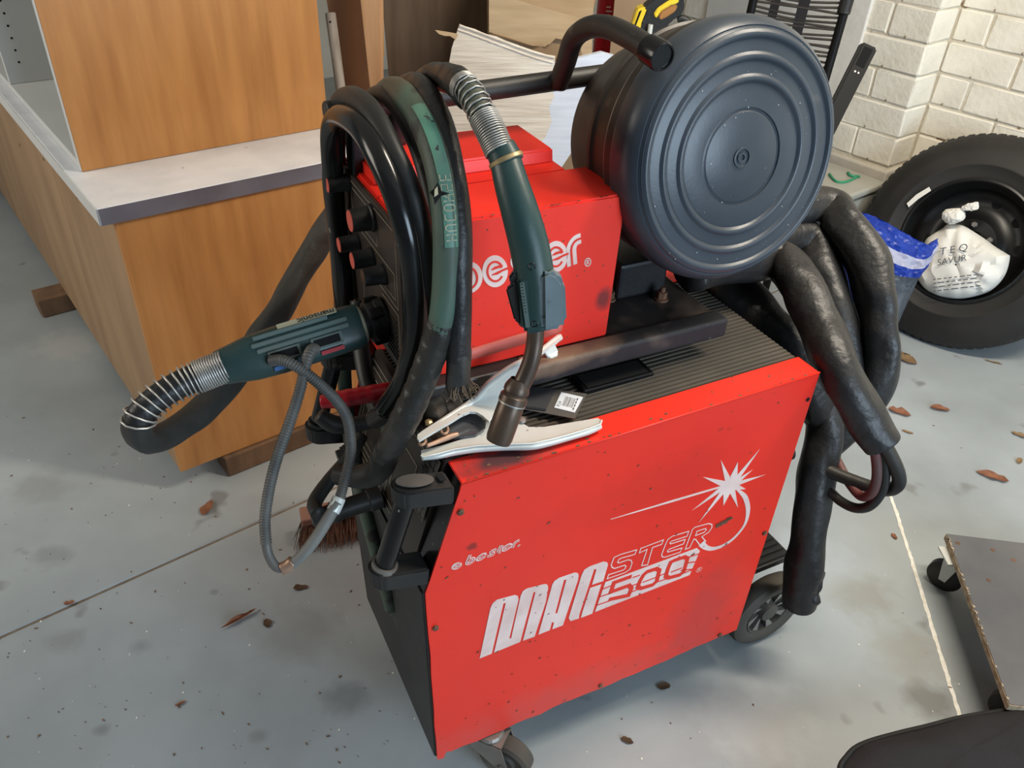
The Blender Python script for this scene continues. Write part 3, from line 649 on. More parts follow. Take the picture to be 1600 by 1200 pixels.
# double-line rounded word used twice
def arc(cx_, cy_, r, a0, a1, n=14, ry=None): return [(cx_+r*math.cos(R(a0+(a1-a0)*i/n)), cy_+(ry or r)*math.sin(R(a0+(a1-a0)*i/n))) for i in range(n+1)]
def word():
    L = []; r = .5
    x = .5
    L.append([(x-r, 2.0), (x-r, .5)]+arc(x, .5, r, 180, 510, 22)[1:])               # b
    x += 1.62
    def e(x): return ('e', x)
    L.append(e(x)); x += 1.62
    L.append([(x+.55, .98), (x+.0, 1.0)]+arc(x-.02, .76, .26, 90, 250, 8, .24)+arc(x+.0, .25, .3, 70, -90, 8, .25)+[(x-.6, .02)])  # s
    x += 1.0
    L.append([(x, 1.55), (x, .45)]+arc(x+.42, .42, .42, 180, 280, 8)); L.append([(x+.2, 1.02), (x+.55, 1.06)]); x += 1.25
    L.append(e(x)); x += 1.02
    L.append([(x, -.12), (x, .55)]+arc(x+.55, .55, .55, 180, 100, 8)+[(x+.7, 1.12)])
    return L, x+1.0
def put_word(o, ex, ey, n, parent, name, off=.0003, wk=.52, skip=None):
    L, wd = word(); bm = NB(); b2 = NB()
    for s in L:
        if s[0] == 'e':
            q = lambda x, y, k=0: o+ex*(s[1]+x)+ey*(.5+y)+n*(off+k)
            prism(bm, [q(.78*math.cos(R(a)), .77*math.sin(R(a))) for a in range(0, 360, 12)], n*.0003)
            ribbon(b2, [q(x, y, .0005) for x, y in arc(0, 0, .47, 16, 322, 22)], ey.length*.10, n, .0002)
            ribbon(b2, [q(x, y, .0005) for x, y in ((-.24, -.12), (.1, -.10), (.46, -.02), (.84, .02))], [ey.length*k for k in (.05, .13, .10, .10)], n, .0002)
            ribbon(b2, [q(x, y, .0005) for x, y in ((-.22, .12), (0, .17), (.26, .19), (.45, .13))], [ey.length*k for k in (.04, .13, .12, .08)], n, .0002)
            continue
        P = [o+ex*x+ey*y+n*off for x, y in s]; ribbon(bm, P, ey.length*wk, n, .0003)
        ribbon(b2, [p+n*.0007 for p in P], ey.length*.10, n, .0002)
    c = (wd+.05, -.15); P = [o+ex*(c[0]+.2*math.cos(R(a)))+ey*(c[1]+.2*math.sin(R(a)))+n*off for a in range(0, 360, 20)]
    ribbon(bm, P, ey.length*.05, n, .0003, True)
    ribbon(bm, [o+ex*(c[0]+a)+ey*(c[1]+b)+n*off for a, b in ((-.06, -.11), (-.06, .1), (.04, .1), (.06, .04), (0, 0), (.07, -.11))], ey.length*.04, n, .0003)
    w = obj(name, bm, 'white_print', parent); obj('letter_line', b2, 'red_print', parent); return w
o0 = Pv(727.5, 883, 0); e0 = Pv(802, 855, 0); ex = (e0-o0)/7.2; ey = (Pv(733, 869, 0)-Pv(727, 883, 0)); ey = Vector((ey.x, ey.y, ey.z))*.62
put_word(o0+ey*.1, ex, ey*.9, -vax, side, 'small_lettering')
bm = NB(); c = Pv(713.3, 884, 0); eu = Ax(FM, 0); ez = Vector((0, 0, 1))
prism(bm, [c+eu*.0085*math.cos(R(a))+ez*.0072*math.sin(R(a))-vax*.0003 for a in range(0, 360, 18)], -vax*.0003); obj('round_emblem', bm, 'white_print', side)
bm = NB(); ribbon(bm, [c+eu*a+ez*b-vax*.0008 for a, b in ((.002, .0045), (-.0055, -.001), (.002, -.0045))], .0008, -vax, .0002, True); ribbon(bm, [c+eu*.0048+ez*.006-vax*.0008, c+eu*.0048-ez*.005-vax*.0008], .0009, -vax, .0002); obj('emblem_mark', bm, 'red_print', side)
bm = NB(); c = Pv(1092, 890, 0)-vax*.0003
ribbon(bm, [c+eu*.0066*math.cos(R(a))+ez*.0058*math.sin(R(a)) for a in range(0, 360, 20)], .0008, -vax, .0003, True)
ribbon(bm, [c+eu*a+ez*b for a, b in ((-.002, -.0035), (-.002, .0035), (.0015, .003), (.0018, .001), (0, 0), (.0025, -.0035))], .0009, -vax, .0003); obj('registered_mark', bm, 'white_print', side)
bm = NB(); rnd.seed(4)
for i in range(16):
    p = cC(1030+rnd.random()*150, 745-rnd.random()*15-(i*4), .0013); r = .0012+rnd.random()*.003
    p = cC(1025+i*9, 750-i*4.5+rnd.uniform(-14, 14), .0013)
    prism(bm, [p+eu*r*math.cos(j*1.1)*1.3+ez*r*math.sin(j*1.1) for j in range(5)], -vax*.0002)
obj('scorch_mark', bm, 'rust', side, kind='stuff')

# ---- front: lower black panel, slanted control panel, handles
def slope_pt(s, v, out=0): # s 0..1 from knee to top along the slanted front
    return Mw(UK+(UF-UK)*s-out, v, ZK+(ZTP-ZK)*s)
bm = NB(); hexa(bm, [Mw(UB-.004, .004, ZB-.004), Mw(UB+.006, .004, ZB-.004), Mw(UB+.006, WD-.004, ZB-.004), Mw(UB-.004, WD-.004, ZB-.004), Mw(UK-.005, .004, ZK), Mw(UK+.01, .004, ZK), Mw(UK+.01, WD-.004, ZK), Mw(UK-.005, WD-.004, ZK)], .002)
obj('lower_front_panel', bm, 'black_plastic', wm)
bm = NB(); hexa(bm, [slope_pt(.02, .05, .004), slope_pt(.02, .05, -.006), slope_pt(.02, WD-.05, -.006), slope_pt(.02, WD-.05, .004), slope_pt(1.0, .05, .004), slope_pt(1.0, .05, -.006), slope_pt(1.0, WD-.05, -.006), slope_pt(1.0, WD-.05, .004)], .001)
cp = obj('control_panel', bm, 'panel_dark', wm)
bm = NB(); nf = (slope_pt(0, 0, 1)-slope_pt(0, 0, 0)).normalized(); nf = -(slope_pt(1, 0)-slope_pt(0, 0)).cross(vax).normalized()
if nf.dot(Ax(FM, 0)) > 0: nf = -nf
for k, (va, vb, sa, sb) in enumerate([(.10, .36, .10, .92), (.11, .35, .15, .87), (.20, .22, .1, .92), (.12, .19, .3, .7), (.24, .33, .2, .8), (.25, .32, .26, .74)]):
    c = [slope_pt(sa, va, .0046), slope_pt(sb, va, .0046), slope_pt(sb, vb, .0046), slope_pt(sa, vb, .0046)]
    ribbon(bm, c, .0013, nf, .0003, True)
obj('printed_lines', bm, 'panel_line', cp)
bm = NB(); c = [slope_pt(.45, .055, .0075), slope_pt(.97, .055, .0075), slope_pt(.97, .105, .0075), slope_pt(.45, .105, .0075)]; prism(bm, c, nf*.001); dp = obj('rating_plate', bm, 'greyplate', wm, label='grey rating plate with a printed table')
bm = NB()
for q in range(7):
    s = .47+q*.08; ribbon(bm, [slope_pt(s, .058, .0088), slope_pt(s, .102, .0088)], .0009, nf, .0002)
for q in (.066, .08, .094): ribbon(bm, [slope_pt(.47, q, .0088), slope_pt(.95, q, .0088)], .0007, nf, .0002)
for q in range(6): ribbon(bm, [slope_pt(.5+q*.08, .083, .0088), slope_pt(.5+q*.08, .092, .0088)], .003, nf, .0002)
obj('table_lines', bm, 'hole', dp)
# handles: upper horn, lower horn and round pole, on each side
for v0, sgn in ((.001, 1), (WD-.052, 1)):
    def horn(u0, u1, z0, z1, th_, w=.040):
        vc = v0+w/2; pts = [(u0, vc-w/2), (u0, vc+w/2)]+[(u1-w/2*math.sin(R(a)), vc+w/2*math.cos(R(a))) for a in range(0, 181, 18)]
        ue = u1-w/2
        return prism(NB(), [Mw(u, v, z0+(z1-z0)*(u-u0)/(ue-u0)) for u, v in pts][::-1], (0, 0, -th_), .003)
    up = obj('upper_horn', horn(-.662, -.7265, .787, .806, .032), 'black_plastic', wm)
    bm = NB(); ed = (Mw(-.7465, 0, .806)-Mw(-.662, 0, .787)).normalized(); upn = vax.cross(ed).normalized()
    if upn.z < 0: upn = -upn
    o_ = Mw(-.7125, v0+.020, .8022)
    pp = [o_-ed*.028*math.cos(R(a))+vax*(.0135 if abs(math.cos(R(a))) < .9 else .0135)*math.sin(R(a)) for a in range(0, 360, 20)]
    prism(bm, pp, upn*.0012); obj('thumb_dish', bm, 'greyplate', up, label='worn grey dished end')
    bm = NB(); prism(bm, [o_-ed*.034+vax*.009+upn*.0004, o_-ed*.044+vax*.009+upn*.0004, o_-ed*.044-vax*.007+upn*.0004, o_-ed*.034-vax*.007+upn*.0004], upn*.001); obj('horn_slot', bm, 'hole', up)
    lo = obj('lower_horn', horn(-.702, -.766, .640, .660, .034, .042), 'black_plastic', wm)
    a = Mw(-.764, v0+.021, .652); b = Mw(-.724, v0+.020, .780)
    bm = NB(); cyl(bm, a, b, .0148, 24, bev=.001); obj('handle_pole', bm, 'black_gloss', wm, 40)
    bm = NB(); lathe(bm, a-(b-a).normalized()*.001, b-a, [(.0152, 0), (.019, 0), (.019, .009), (.0152, .009)], 28); obj('pole_collar', bm, 'greymetal' if v0 < .1 else 'black_plastic', lo, 40)
# recess behind the handle
bm = NB(); prism(bm, [Mw(-.660, .003, .745), Mw(-.712, .003, .59), Mw(-.66, .003, .59)], vax*.046); obj('handle_recess', bm, 'black_gloss', wm)
# front sockets with cable plugs
for (va, za, ln, r, lab) in ((.20, .615, .115, .0165, None), (.33, .61, .035, .018, None)):
    a = Mw(-.712, va, za); b = Mw(-.712-ln, va, za-.006); bm = NB()
    lathe(bm, a, b-a, [(0, 0), (r*1.15, 0), (r*1.15, .02), (r, .022), (r, ln*.6), (r*1.08, ln*.62), (r*1.08, ln*.72), (r*.9, ln*.74), (r*.9, ln*.97), (r*.75, ln), (0, ln)], 22); obj('front_plug', bm, 'rubber', wm, 40)
# rear: back panel, shelf, wheels
bm = NB(); box(bm, FM, (-.004, .004), (.006, WD-.006), (.125, .795), .001); obj('rear_panel', bm, 'black_plastic', wm)
bm = NB(); box(bm, FM, (.004, .175), (.055, WD-.03), (.205, .222), .003); rs = obj('bottle_shelf', bm, 'steel_black', wm)
bm = NB()
for i in range(22): box(bm, FM, (.008, .17), (.062+i*.0165, .070+i*.0165), (.2215, .226))
obj('shelf_rib', bm, 'steel_black', rs, kind='stuff')
bm = NB(); cyl(bm, Mw(.112, .03, .1), Mw(.112, WD-.02, .1), .009, 14); obj('rear_axle', bm, 'greymetal', wm)
for v0, s in ((.012, -1), (WD-.032, 1)):
    c = Mw(.112, v0 if s < 0 else v0+.04, .1); ax = vax*s
    bm = NB(); Rr = .1
    lathe(bm, c, ax, [(.062, -.040), (.07, -.042), (.088, -.042), (.097, -.036), (Rr, -.028), (Rr, -.012), (.097, -.004), (.088, .001), (.070, .001), (.064, -.003), (.062, -.018), (.060, -.03)], 48)
    wh = obj('rear_wheel', bm, 'wheelrubber', wm, 40)
    bm = NB(); lathe(bm, c, ax, [(.0625, -.002), (.058, -.004), (.056, -.022), (.03, -.024), (.024, -.012), (.022, -.002), (.012, 0), (0, 0)], 40); obj('wheel_hub', bm, 'wheelrubber', wh, 40)
    bm = NB(); u_ = ax.orthogonal().normalized(); w_ = ax.cross(u_)
    for k in range(8):
        a_ = k*math.pi/4+.2; d1 = u_*math.cos(a_)+w_*math.sin(a_); d2 = u_*math.cos(a_+.32)+w_*math.sin(a_+.32)
        prism(bm, [c+d1*.022-ax*.012, c+d1*.058-ax*.006, c+d2*.058-ax*.006, c+d1*.026-ax*.016], -ax*.012)
    obj('wheel_spoke', bm, 'greymetal', wh, kind='stuff')
# front castors
for (u0, v0, hd) in ((-.5600, -.0140, -50), (-.60, WD-.05, 60)):
    cc = Mw(u0, v0, .052)
    hx = Vector((math.cos(HM+R(hd)), math.sin(HM+R(hd)), 0)); ax = Vector((-hx.y, hx.x, 0)); sw = cc-hx*.038
    bm = NB(); lathe(bm, cc, ax, [(.0, -.014), (.02, -.018), (.024, -.012), (.036, -.012), (.045, -.019), (.052, -.014), (.052, .014), (.045, .019), (.036, .012), (.024, .012), (.02, .018), (0, .014)], 40)
    cw_ = obj('castor_wheel', bm, 'wheelrubber', wm, 40)
    bm = NB(); lathe(bm, cc, ax, [(.041, -.0145), (.043, -.0165), (.045, -.0145)], 30); lathe(bm, cc, -ax, [(.041, -.0145), (.043, -.0165), (.045, -.0145)], 30); obj('rim_line', bm, 'greymetal', cw_)
    bm = NB()
    for s in (-1, 1):
        o_ = ax*.0225*s
        prism(bm, [sw-hx*.028+o_+Vector((0, 0, .056)), sw+hx*.035+o_+Vector((0, 0, .056)), cc+hx*.012+o_+Vector((0, 0, .004)), cc+o_-Vector((0, 0, .014)), cc-hx*.016+o_-Vector((0, 0, .006)), sw-hx*.028+o_+Vector((0, 0, .03))], ax*.003*s)
    hexa(bm, [sw-hx*.028-ax*.023+Vector((0, 0, .055)), sw+hx*.035-ax*.023+Vector((0, 0, .055)), sw+hx*.035+ax*.023+Vector((0, 0, .055)), sw-hx*.028+ax*.023+Vector((0, 0, .055)), sw-hx*.028-ax*.023+Vector((0, 0, .060)), sw+hx*.035-ax*.023+Vector((0, 0, .060)), sw+hx*.035+ax*.023+Vector((0, 0, .060)), sw-hx*.028+ax*.023+Vector((0, 0, .060))])
    lathe(bm, sw+Vector((0, 0, .06)), (0, 0, 1), [(0, 0), (.026, 0), (.028, .004), (.024, .009), (0, .009)], 24)
    obj('castor_fork', bm, 'greymetal', wm)
    bm = NB(); cyl(bm, cc-ax*.03, cc+ax*.03, .0075, 6); obj('castor_bolt', bm, 'greymetal', wm)
bm = NB(); box(bm, FM, (-.66, -.48), (.006, WD-.006), (.118, .128)); obj('castor_plate', bm, 'rust', wm)

# ================================================================== WIRE FEEDER on top of the machine
FZ = .868; V0 = .150; V1 = .425; U0 = -.668; U1 = -.332; TZ = 1.108; uax = Ax(FM, 0); zax = Vector((0, 0, 1))
wf = thing('wire_feeder', 'red wire feeder box with white lettering and round black drum, on top of the machine', 'wire feeder', Mw(-.4, .28, .80), HM)
# chassis tray
bm = NB(); box(bm, FM, (-.66, -.125), (.125, .40), (.850, .868), .003); tr = obj('base_tray', bm, 'steel_black', wf)
bm = NB(); box(bm, FM, (-.50, -.118), (.112, .148), (.836, .872), .006, 3); obj('side_rail', bm, 'rail', tr)
bm = NB(); box(bm, FM, (-.60, -.118), (.385, .41), (.836, .872), .006, 3); obj('side_rail', bm, 'rail', tr)
for (u, v) in ((-.185, .165), (-.60, .37), (-.155, .37), (-.57, .20)):
    c = Mw(u, v, .823); bm = NB(); lathe(bm, c, vax, [(0, -.011), (.016, -.011), (.0205, -.008), (.0205, .008), (.016, .011), (0, .011)], 26); cs = obj('small_castor', bm, 'greymetal', wf, 40)
    bm = NB(); box(bm, FM, (u-.012, u+.012), (v-.016, v-.0125), (.82, .85), .001); box(bm, FM, (u-.012, u+.012), (v+.0125, v+.016), (.82, .85), .001); obj('fork', bm, 'greymetal', cs)
for (u, v) in ((-.185, .215), (-.27, .25), (-.15, .33)):
    bm = NB(); cyl(bm, Mw(u, v, .868), Mw(u, v, .872), .012, 20); cyl(bm, Mw(u, v, .872), Mw(u, v, .884), .009, 6); cyl(bm, Mw(u, v, .884), Mw(u, v, .893), .0045, 10); obj('bolt', bm, 'rust', tr)
# red box
bm = NB(); vs = 0
prism(bm, [Mw(U0, V0, FZ), Mw(U1-.004, V0, FZ), Mw(U1, V0, TZ), Mw(U0, V0, TZ)], vax*.115, .003)
prism(bm, [Mw(U0, V0+.112, FZ), Mw(U1-.038, V0+.112, FZ), Mw(U1-.036, V0+.112, TZ), Mw(U0, V0+.112, TZ)], vax*(V1-V0-.112), .003)
rb_ = obj('feeder_case', bm, 'red_case', wf)
bm = NB(); prism(bm, [Mw(U0+.01, .298, TZ-.002), Mw(-.372, .298, TZ-.002), Mw(-.372, .302, TZ+.020), Mw(U0+.01, .302, TZ+.020)], vax*(V1-.305), .003); lid = obj('hinged_lid', bm, 'red', wf)
bm = NB(); box(bm, FM, (-.455, -.425), (.372, .392), (TZ+.0195, TZ+.029), .002); obj('lid_catch', bm, 'black_plastic', lid)
bm = NB(); e = [Mw(-.585, V0, .893), Mw(-.43, V0, .905)]
tube(bm, [e[0]+uax*0, (e[0]+e[1])/2, e[1]], [.010, .0105, .010], 14, 6); 
for q in e: bmesh.ops.create_uvsphere(bm, u_segments=14, v_segments=8, radius=.010, matrix=Matrix.Translation(q))
for v in bm.verts:
    l = FM.inverted() @ v.co; l.y = V0+(l.y-V0)*.55; v.co = FM @ l
obj('pressed_rib', bm, 'red_dirty', rb_, True, label='rubbed raised rib')
bm = NB(); rnd.seed(9)
for i in range(70):
    u = rnd.uniform(U0+.01, U1-.01); z = rnd.uniform(FZ+.01, TZ-.005); r = rnd.choice([.0005, .0008, .0012])
    prism(bm, [Mw(u+r*math.cos(j*1.3)*1.4, V0-.0001, z+r*math.sin(j*1.3)) for j in range(5)], -vax*.0003)
for i in range(26):
    u = U1-.01-.3*rnd.random(); r = rnd.choice([.0008, .0014]); prism(bm, [Mw(u+r*math.cos(j*1.3)*2, V0+.002+r*math.sin(j*1.3), TZ+.0001) for j in range(5)], zax*.0003)
prism(bm, [Mw(U1-.008, V0+.001, TZ+.0002), Mw(U1-.001, V0+.001, TZ+.0002), Mw(U1-.001, V0+.007, TZ+.0002)], zax*.0004)
obj('paint_chip', bm, 'rust', rb_, kind='stuff')
# lettering on the box
oB = Pv(741, 447, V0); eB = Pv(905, 408, V0); dirx = (eB-oB)/6.4
put_word(Pv(722, 453, V0), (Pv(905, 408, V0)-Pv(722, 453, V0))/7.5, (Pv(872, 382, V0)-Pv(875, 414, V0))*.98, -vax, rb_, 'case_lettering', wk=.50)
# front (torch side) panel with knobs and torch socket
bm = NB(); box(bm, FM, (U0-.007, U0-.0005), (V0+.006, V1-.006), (FZ+.004, TZ-.004), .002); fp = obj('front_plate', bm, 'panel_dark', wf)
bm = NB(); nf2 = -uax
for (va, vb, za, zb2) in ((V0+.02, V1-.02, .98, 1.095), (V0+.03, V1-.03, .99, 1.03), (V0+.1, V1-.06, 1.04, 1.085), (V0+.02, V0+.09, .885, .97), (V1-.09, V1-.02, .885, .97)):
    ribbon(bm, [Mw(U0-.0073, va, za), Mw(U0-.0073, vb, za), Mw(U0-.0073, vb, zb2), Mw(U0-.0073, va, zb2)], .0008, nf2, .0002, True)
obj('printed_lines', bm, 'panel_line', fp)
for (x, y, r, l, red) in ((545, 285, .0125, .032, 1), (582, 340, .0175, .032, 1), (560, 378, .013, .030, 1), (582, 402, .014, .030, 1), (600, 428, .014, .030, 0)):
    p = Pu(x, y, U0-.0071); bm = NB(); lathe(bm, p, nf2, [(0, 0), (r*1.12, 0), (r*1.12, .004), (r, .006), (r*.9, l), (0, l)], 22); kb = obj('knob', bm, 'black_plastic', wf, 40)
    bm = NB(); lathe(bm, p+nf2*(l+.0001), nf2, [(0, 0), (r*.86, 0), (r*.84, .0008), (0, .0008)], 22); obj('knob_cap', bm, 'redcap' if red else 'black_gloss', kb, label='salmon cap' if red else None)
bm = NB(); 
for i in range(9): box(bm, FM, (U0-.0085, U0-.0072), (V0+.03, V0+.075), (.888+i*.008, .891+i*.008))
obj('vent_slat', bm, 'black_plastic', fp, kind='stuff')
sA = Mw(U0-.007, .236, .935); sB = Pv(556, 510, .236)
bm = NB(); dd = (sB-sA).normalized(); L_ = (sB-sA).length
lathe(bm, sA, dd, [(0, 0), (.031, 0), (.031, L_*.25), (.026, L_*.3), (.026, L_*.62), (0, L_*.62)], 30); obj('torch_socket', bm, 'black_plastic', wf, 40)
# carrying bar and hose hook
barL = Pz(585, 185, 1.195); barR = Pz(952, 122, 1.205)
BARA = Mw(-.70, .378, 1.192); BARB = Mw(-.20, .400, 1.203)
bm = NB(); cyl(bm, BARA, BARB, .0155, 22, bev=.002); br = obj('carry_bar', bm, 'rubber', wf, 40)
bm = NB(); box(bm, FM, (-.672, -.648), (.355, .39), (TZ-.02, 1.19), .003); obj('bar_bracket', bm, 'steel_black', wf)
bm = NB(); cyl(bm, Mw(-.205, .40, .868), Mw(-.205, .40, 1.20), .014, 18); obj('rear_post', bm, 'steel_black', wf)
hp = [Pu(872, 132, -.325), Pu(884, 98, -.325), Pu(896, 62, -.325), Pu(918, 44, -.325), Pu(948, 42, -.325), Pu(985, 58, -.325), Pu(1020, 80, -.325)]
bm = NB(); tube(bm, hp, [.0155, .0155, .0155, .0155, .0155, .0158, .0158], 20, 8); hk = obj('hose_hook', bm, 'rubber', wf, True)
d = (hp[-1]-hp[-2]).normalized(); bm = NB(); e = hp[-1]+d*.002
lathe(bm, e-d*.012, d, [(.0160, 0), (.0185, .001), (.0192, .030), (.0175, .034), (.0155, .034), (.0145, .031), (0, .031)], 30); obj('end_cap', bm, 'black_gloss', hk, 40)
# spool drum
dn = (uax*-.02+vax*-.980+zax*.180).normalized(); dc = Mw(-.160, .12, 1.150)
RD = .1905
bm = NB()
def ridge(r, w=.0062, h=.0042): return [(r+w+.001, 0), (r+w, .0003), (r+w*.55, h*.85), (r, h), (r-w*.45, h*.8), (r-w*.75, .0004), (r-w, -.0008), (r-w-.002, 0)]
prof = [(RD-.006, -.058), (RD-.001, -.057), (RD, -.052), (RD, -.030), (RD-.003, -.017), (RD-.010, -.007), (RD-.013, -.004), (RD-.0150, -.0048), (RD-.017, -.002), (RD-.019, 0)]
for r in (.1655, .137, .1085): prof += ridge(r)
prof += [(.070, .0), (.069, -.0028), (.067, -.003), (.064, -.0008), (.0635, -.0006)]
prof += [(.0150, -.0006), (.0145, .0014), (.0125, .0016), (.0115, -.001), (.008, -.001), (.0075, .001), (.0045, .001), (.0035, -.0015), (0, -.0015)]
lathe(bm, dc, dn, prof, 128)
dl = obj('drum_lid', bm, 'drum', wf, 50)
bm = NB()
lathe(bm, dc, dn, [(RD-.007, -.050), (RD-.005, -.060), (RD-.004, -.064), (RD-.004, -.078), (RD-.009, -.082), (RD-.014, -.128), (RD-.010, -.131), (RD-.011, -.140), (RD-.018, -.143), (RD-.021, -.150), (RD-.029, -.20), (RD-.042, -.246), (.11, -.250), (0, -.250)], 96)
db = obj('drum_body', bm, 'drum_body', wf, 40)
bm = NB(); lathe(bm, dc, dn, [(RD-.0100, -.086), (RD-.0088, -.088), (RD-.0103, -.090)], 96); obj('drum_seam', bm, 'greymetal', db, True, label='thin pale seam line')
bm = NB(); rnd.seed(14); u_ = dn.orthogonal().normalized(); w_ = dn.cross(u_)
for i in range(60):
    a = rnd.random()*6.28; r = .18*rnd.random()**.5; q = dc+(u_*math.cos(a)+w_*math.sin(a))*r+dn*.0002; s = rnd.choice([.0004, .0005, .0009])
    prism(bm, [q+(u_*math.cos(j*1.5)+w_*math.sin(j*1.5))*s for j in range(4)], dn*.0004)
obj('paint_speck', bm, 'white_board', dl, kind='stuff')
# saddle under the drum
bm = NB(); box(bm, FM, (-.26, -.16), (.24, .36), (.868, .935), .006); obj('drum_saddle', bm, 'steel_black', wf)

# ================================================================== TORCH and its hose, coiled over the carrying bar
def P3(L): return [p if isinstance(p, Vector) else Pd(*p) for p in L]
tg = thing('welding_torch', 'dark green welding torch hanging in front of the red box, hose coiled over the bar', 'welding torch', Pd(820, 560, 1.02))
# handle
hd = P3([(790, 252, .93), (800, 290, .93), (815, 340, .935), (828, 390, .945), (836, 440, .955), (838, 485, .965), (837, 506, .972)])
bm = NB(); tube(bm, hd, [.0185, .0205, .0225, .0238, .0235, .0225, .0215], 26, 8)
for v in bm.verts: pass
obj('torch_handle', bm, 'green', tg, True)
def hframe(i):
    p = hd[i]; t_ = (hd[min(i+1, 6)]-hd[i-1]).normalized(); s_ = t_.cross(FWD).normalized(); return p, t_, s_, -s_.cross(t_)
p, t_, s_, f_ = hframe(5)
if s_.dot(RT) < 0: s_ = -s_
f_ = -FWD+t_*(FWD.dot(t_)); f_.normalize()
# lower block and blue grey trigger cap
bm = NB(); o_ = hd[4]-t_*.006
def hb(a, b, c): return o_+t_*a+s_*b+f_*c
hexa(bm, [hb(-.004, -.022, -.016), hb(-.004, .016, -.016), hb(-.004, .016, .0215), hb(-.004, -.022, .0215), hb(.066, -.014, -.016), hb(.060, .022, -.016), hb(.060, .022, .0225), hb(.066, -.014, .0225)], .004)
blk = obj('switch_block', bm, 'green', tg, 50)
bm = NB(); prism(bm, [hb(-.008, .006, -.010), hb(-.012, .016, -.010), hb(-.008, .026, -.010), hb(.004, .034, -.010), hb(.05, .036, -.010), hb(.058, .030, -.010), hb(.060, .006, -.010)], f_*.038, .005)
obj('trigger_cap', bm, 'greylever', tg, 50, label='blue grey worn trigger cap')
bm = NB(); prism(bm, [hb(-.012, -.024, 0), hb(.0, -.032, 0), hb(.006, -.027, 0), (hb(.012, -.035, 0)), hb(.05, -.026, 0), hb(.056, -.018, 0), hb(0, -.018, 0)], f_*.012, .002); obj('trigger', bm, 'black_plastic', tg)
bm = NB()
for (a, b, r) in ((-.016, -.004, .0045), (.052, -.002, .0042)):
    q = hb(a, b, .0225 if a > 0 else .0215); lathe(bm, q, f_, [(r, -.002), (r, .0008), (r*.7, .0010), (r*.65, -.0002), (0, -.0002)], 16)
obj('screw', bm, 'black_gloss', blk, True)
bm = NB(); ribbon(bm, [hb(.002, -.016, .0217), hb(.056, -.010, .0227)], .0055, f_, .0004)
obj('switch_scale', bm, 'greengrey', blk); bm = NB()
for k in range(14): ribbon(bm, [hb(.004+k*.0037, -.0175+k*.0004, .0224), hb(.004+k*.0037, -.0150+k*.0004, .0224)], .0008, f_, .0004)
obj('scale_mark', bm, 'hole', blk, kind='stuff')
# collar and spring
c0 = P3([(781, 228, .927), (787, 242, .929), (793, 256, .93)]); bm = NB(); tube(bm, c0, [.0175, .0190, .0200], 24, 4); obj('collar', bm, 'green', tg, True)
bm = NB(); cc0 = c0[1]+(c0[2]-c0[1])*.5; dd = (c0[2]-c0[0]).normalized(); lathe(bm, cc0, dd, [(.0195, -.002), (.0212, -.001), (.0212, .003), (.0195, .004)], 28); obj('brass_ring', bm, 'brass', tg, 40)
sp_ = P3([(722, 132, .96), (738, 150, .945), (754, 180, .935), (768, 208, .928), (781, 238, .926)])
bm = NB(); tube(bm, sp_, .0150, 18, 8); obj('spring_core', bm, 'greenhose', tg, True)
bm = NB(); helix(bm, sp_, .0172, .0011, lambda t: .0085 if .10 < t < .55 else .0028); obj('spring', bm, 'spring', tg, True)
# neck and nozzle
nk = P3([(837, 500, .975), (836, 530, .985), (831, 560, .992), (820, 590, 1.0), (808, 612, 1.005)])
bm = NB(); tube(bm, nk, [.0108, .0108, .0110, .0115, .012], 20, 8); obj('torch_neck', bm, 'neck', tg, True)
q0, q1 = Pd(811, 598, 1.002), Pd(778, 690, 1.022); dd = (q1-q0).normalized()
bm = NB(); lathe(bm, q0, dd, [(.012, -.004), (.0155, .004), (.0165, .008), (.0165, .012), (.0145, .013), (.0165, .017), (.0178, .018), (.0182, .026), (.0168, .027)], 26); obj('insulator_ring', bm, 'neck', tg, 40)
bm = NB(); lathe(bm, q0, dd, [(.0168, .0262), (.0178, .027), (.0178, .0285), (.0168, .029)], 26); obj('clip_ring', bm, 'spring', tg, 40)
LL = (q1-q0).length
bm = NB(); lathe(bm, q0, dd, [(.0160, .027), (.0168, .029), (.0172, .045), (.0170, LL-.006), (.0155, LL), (.0115, LL+.001), (.0105, LL-.008), (0, LL-.008)], 28); obj('gas_nozzle', bm, 'neck', tg, 50)
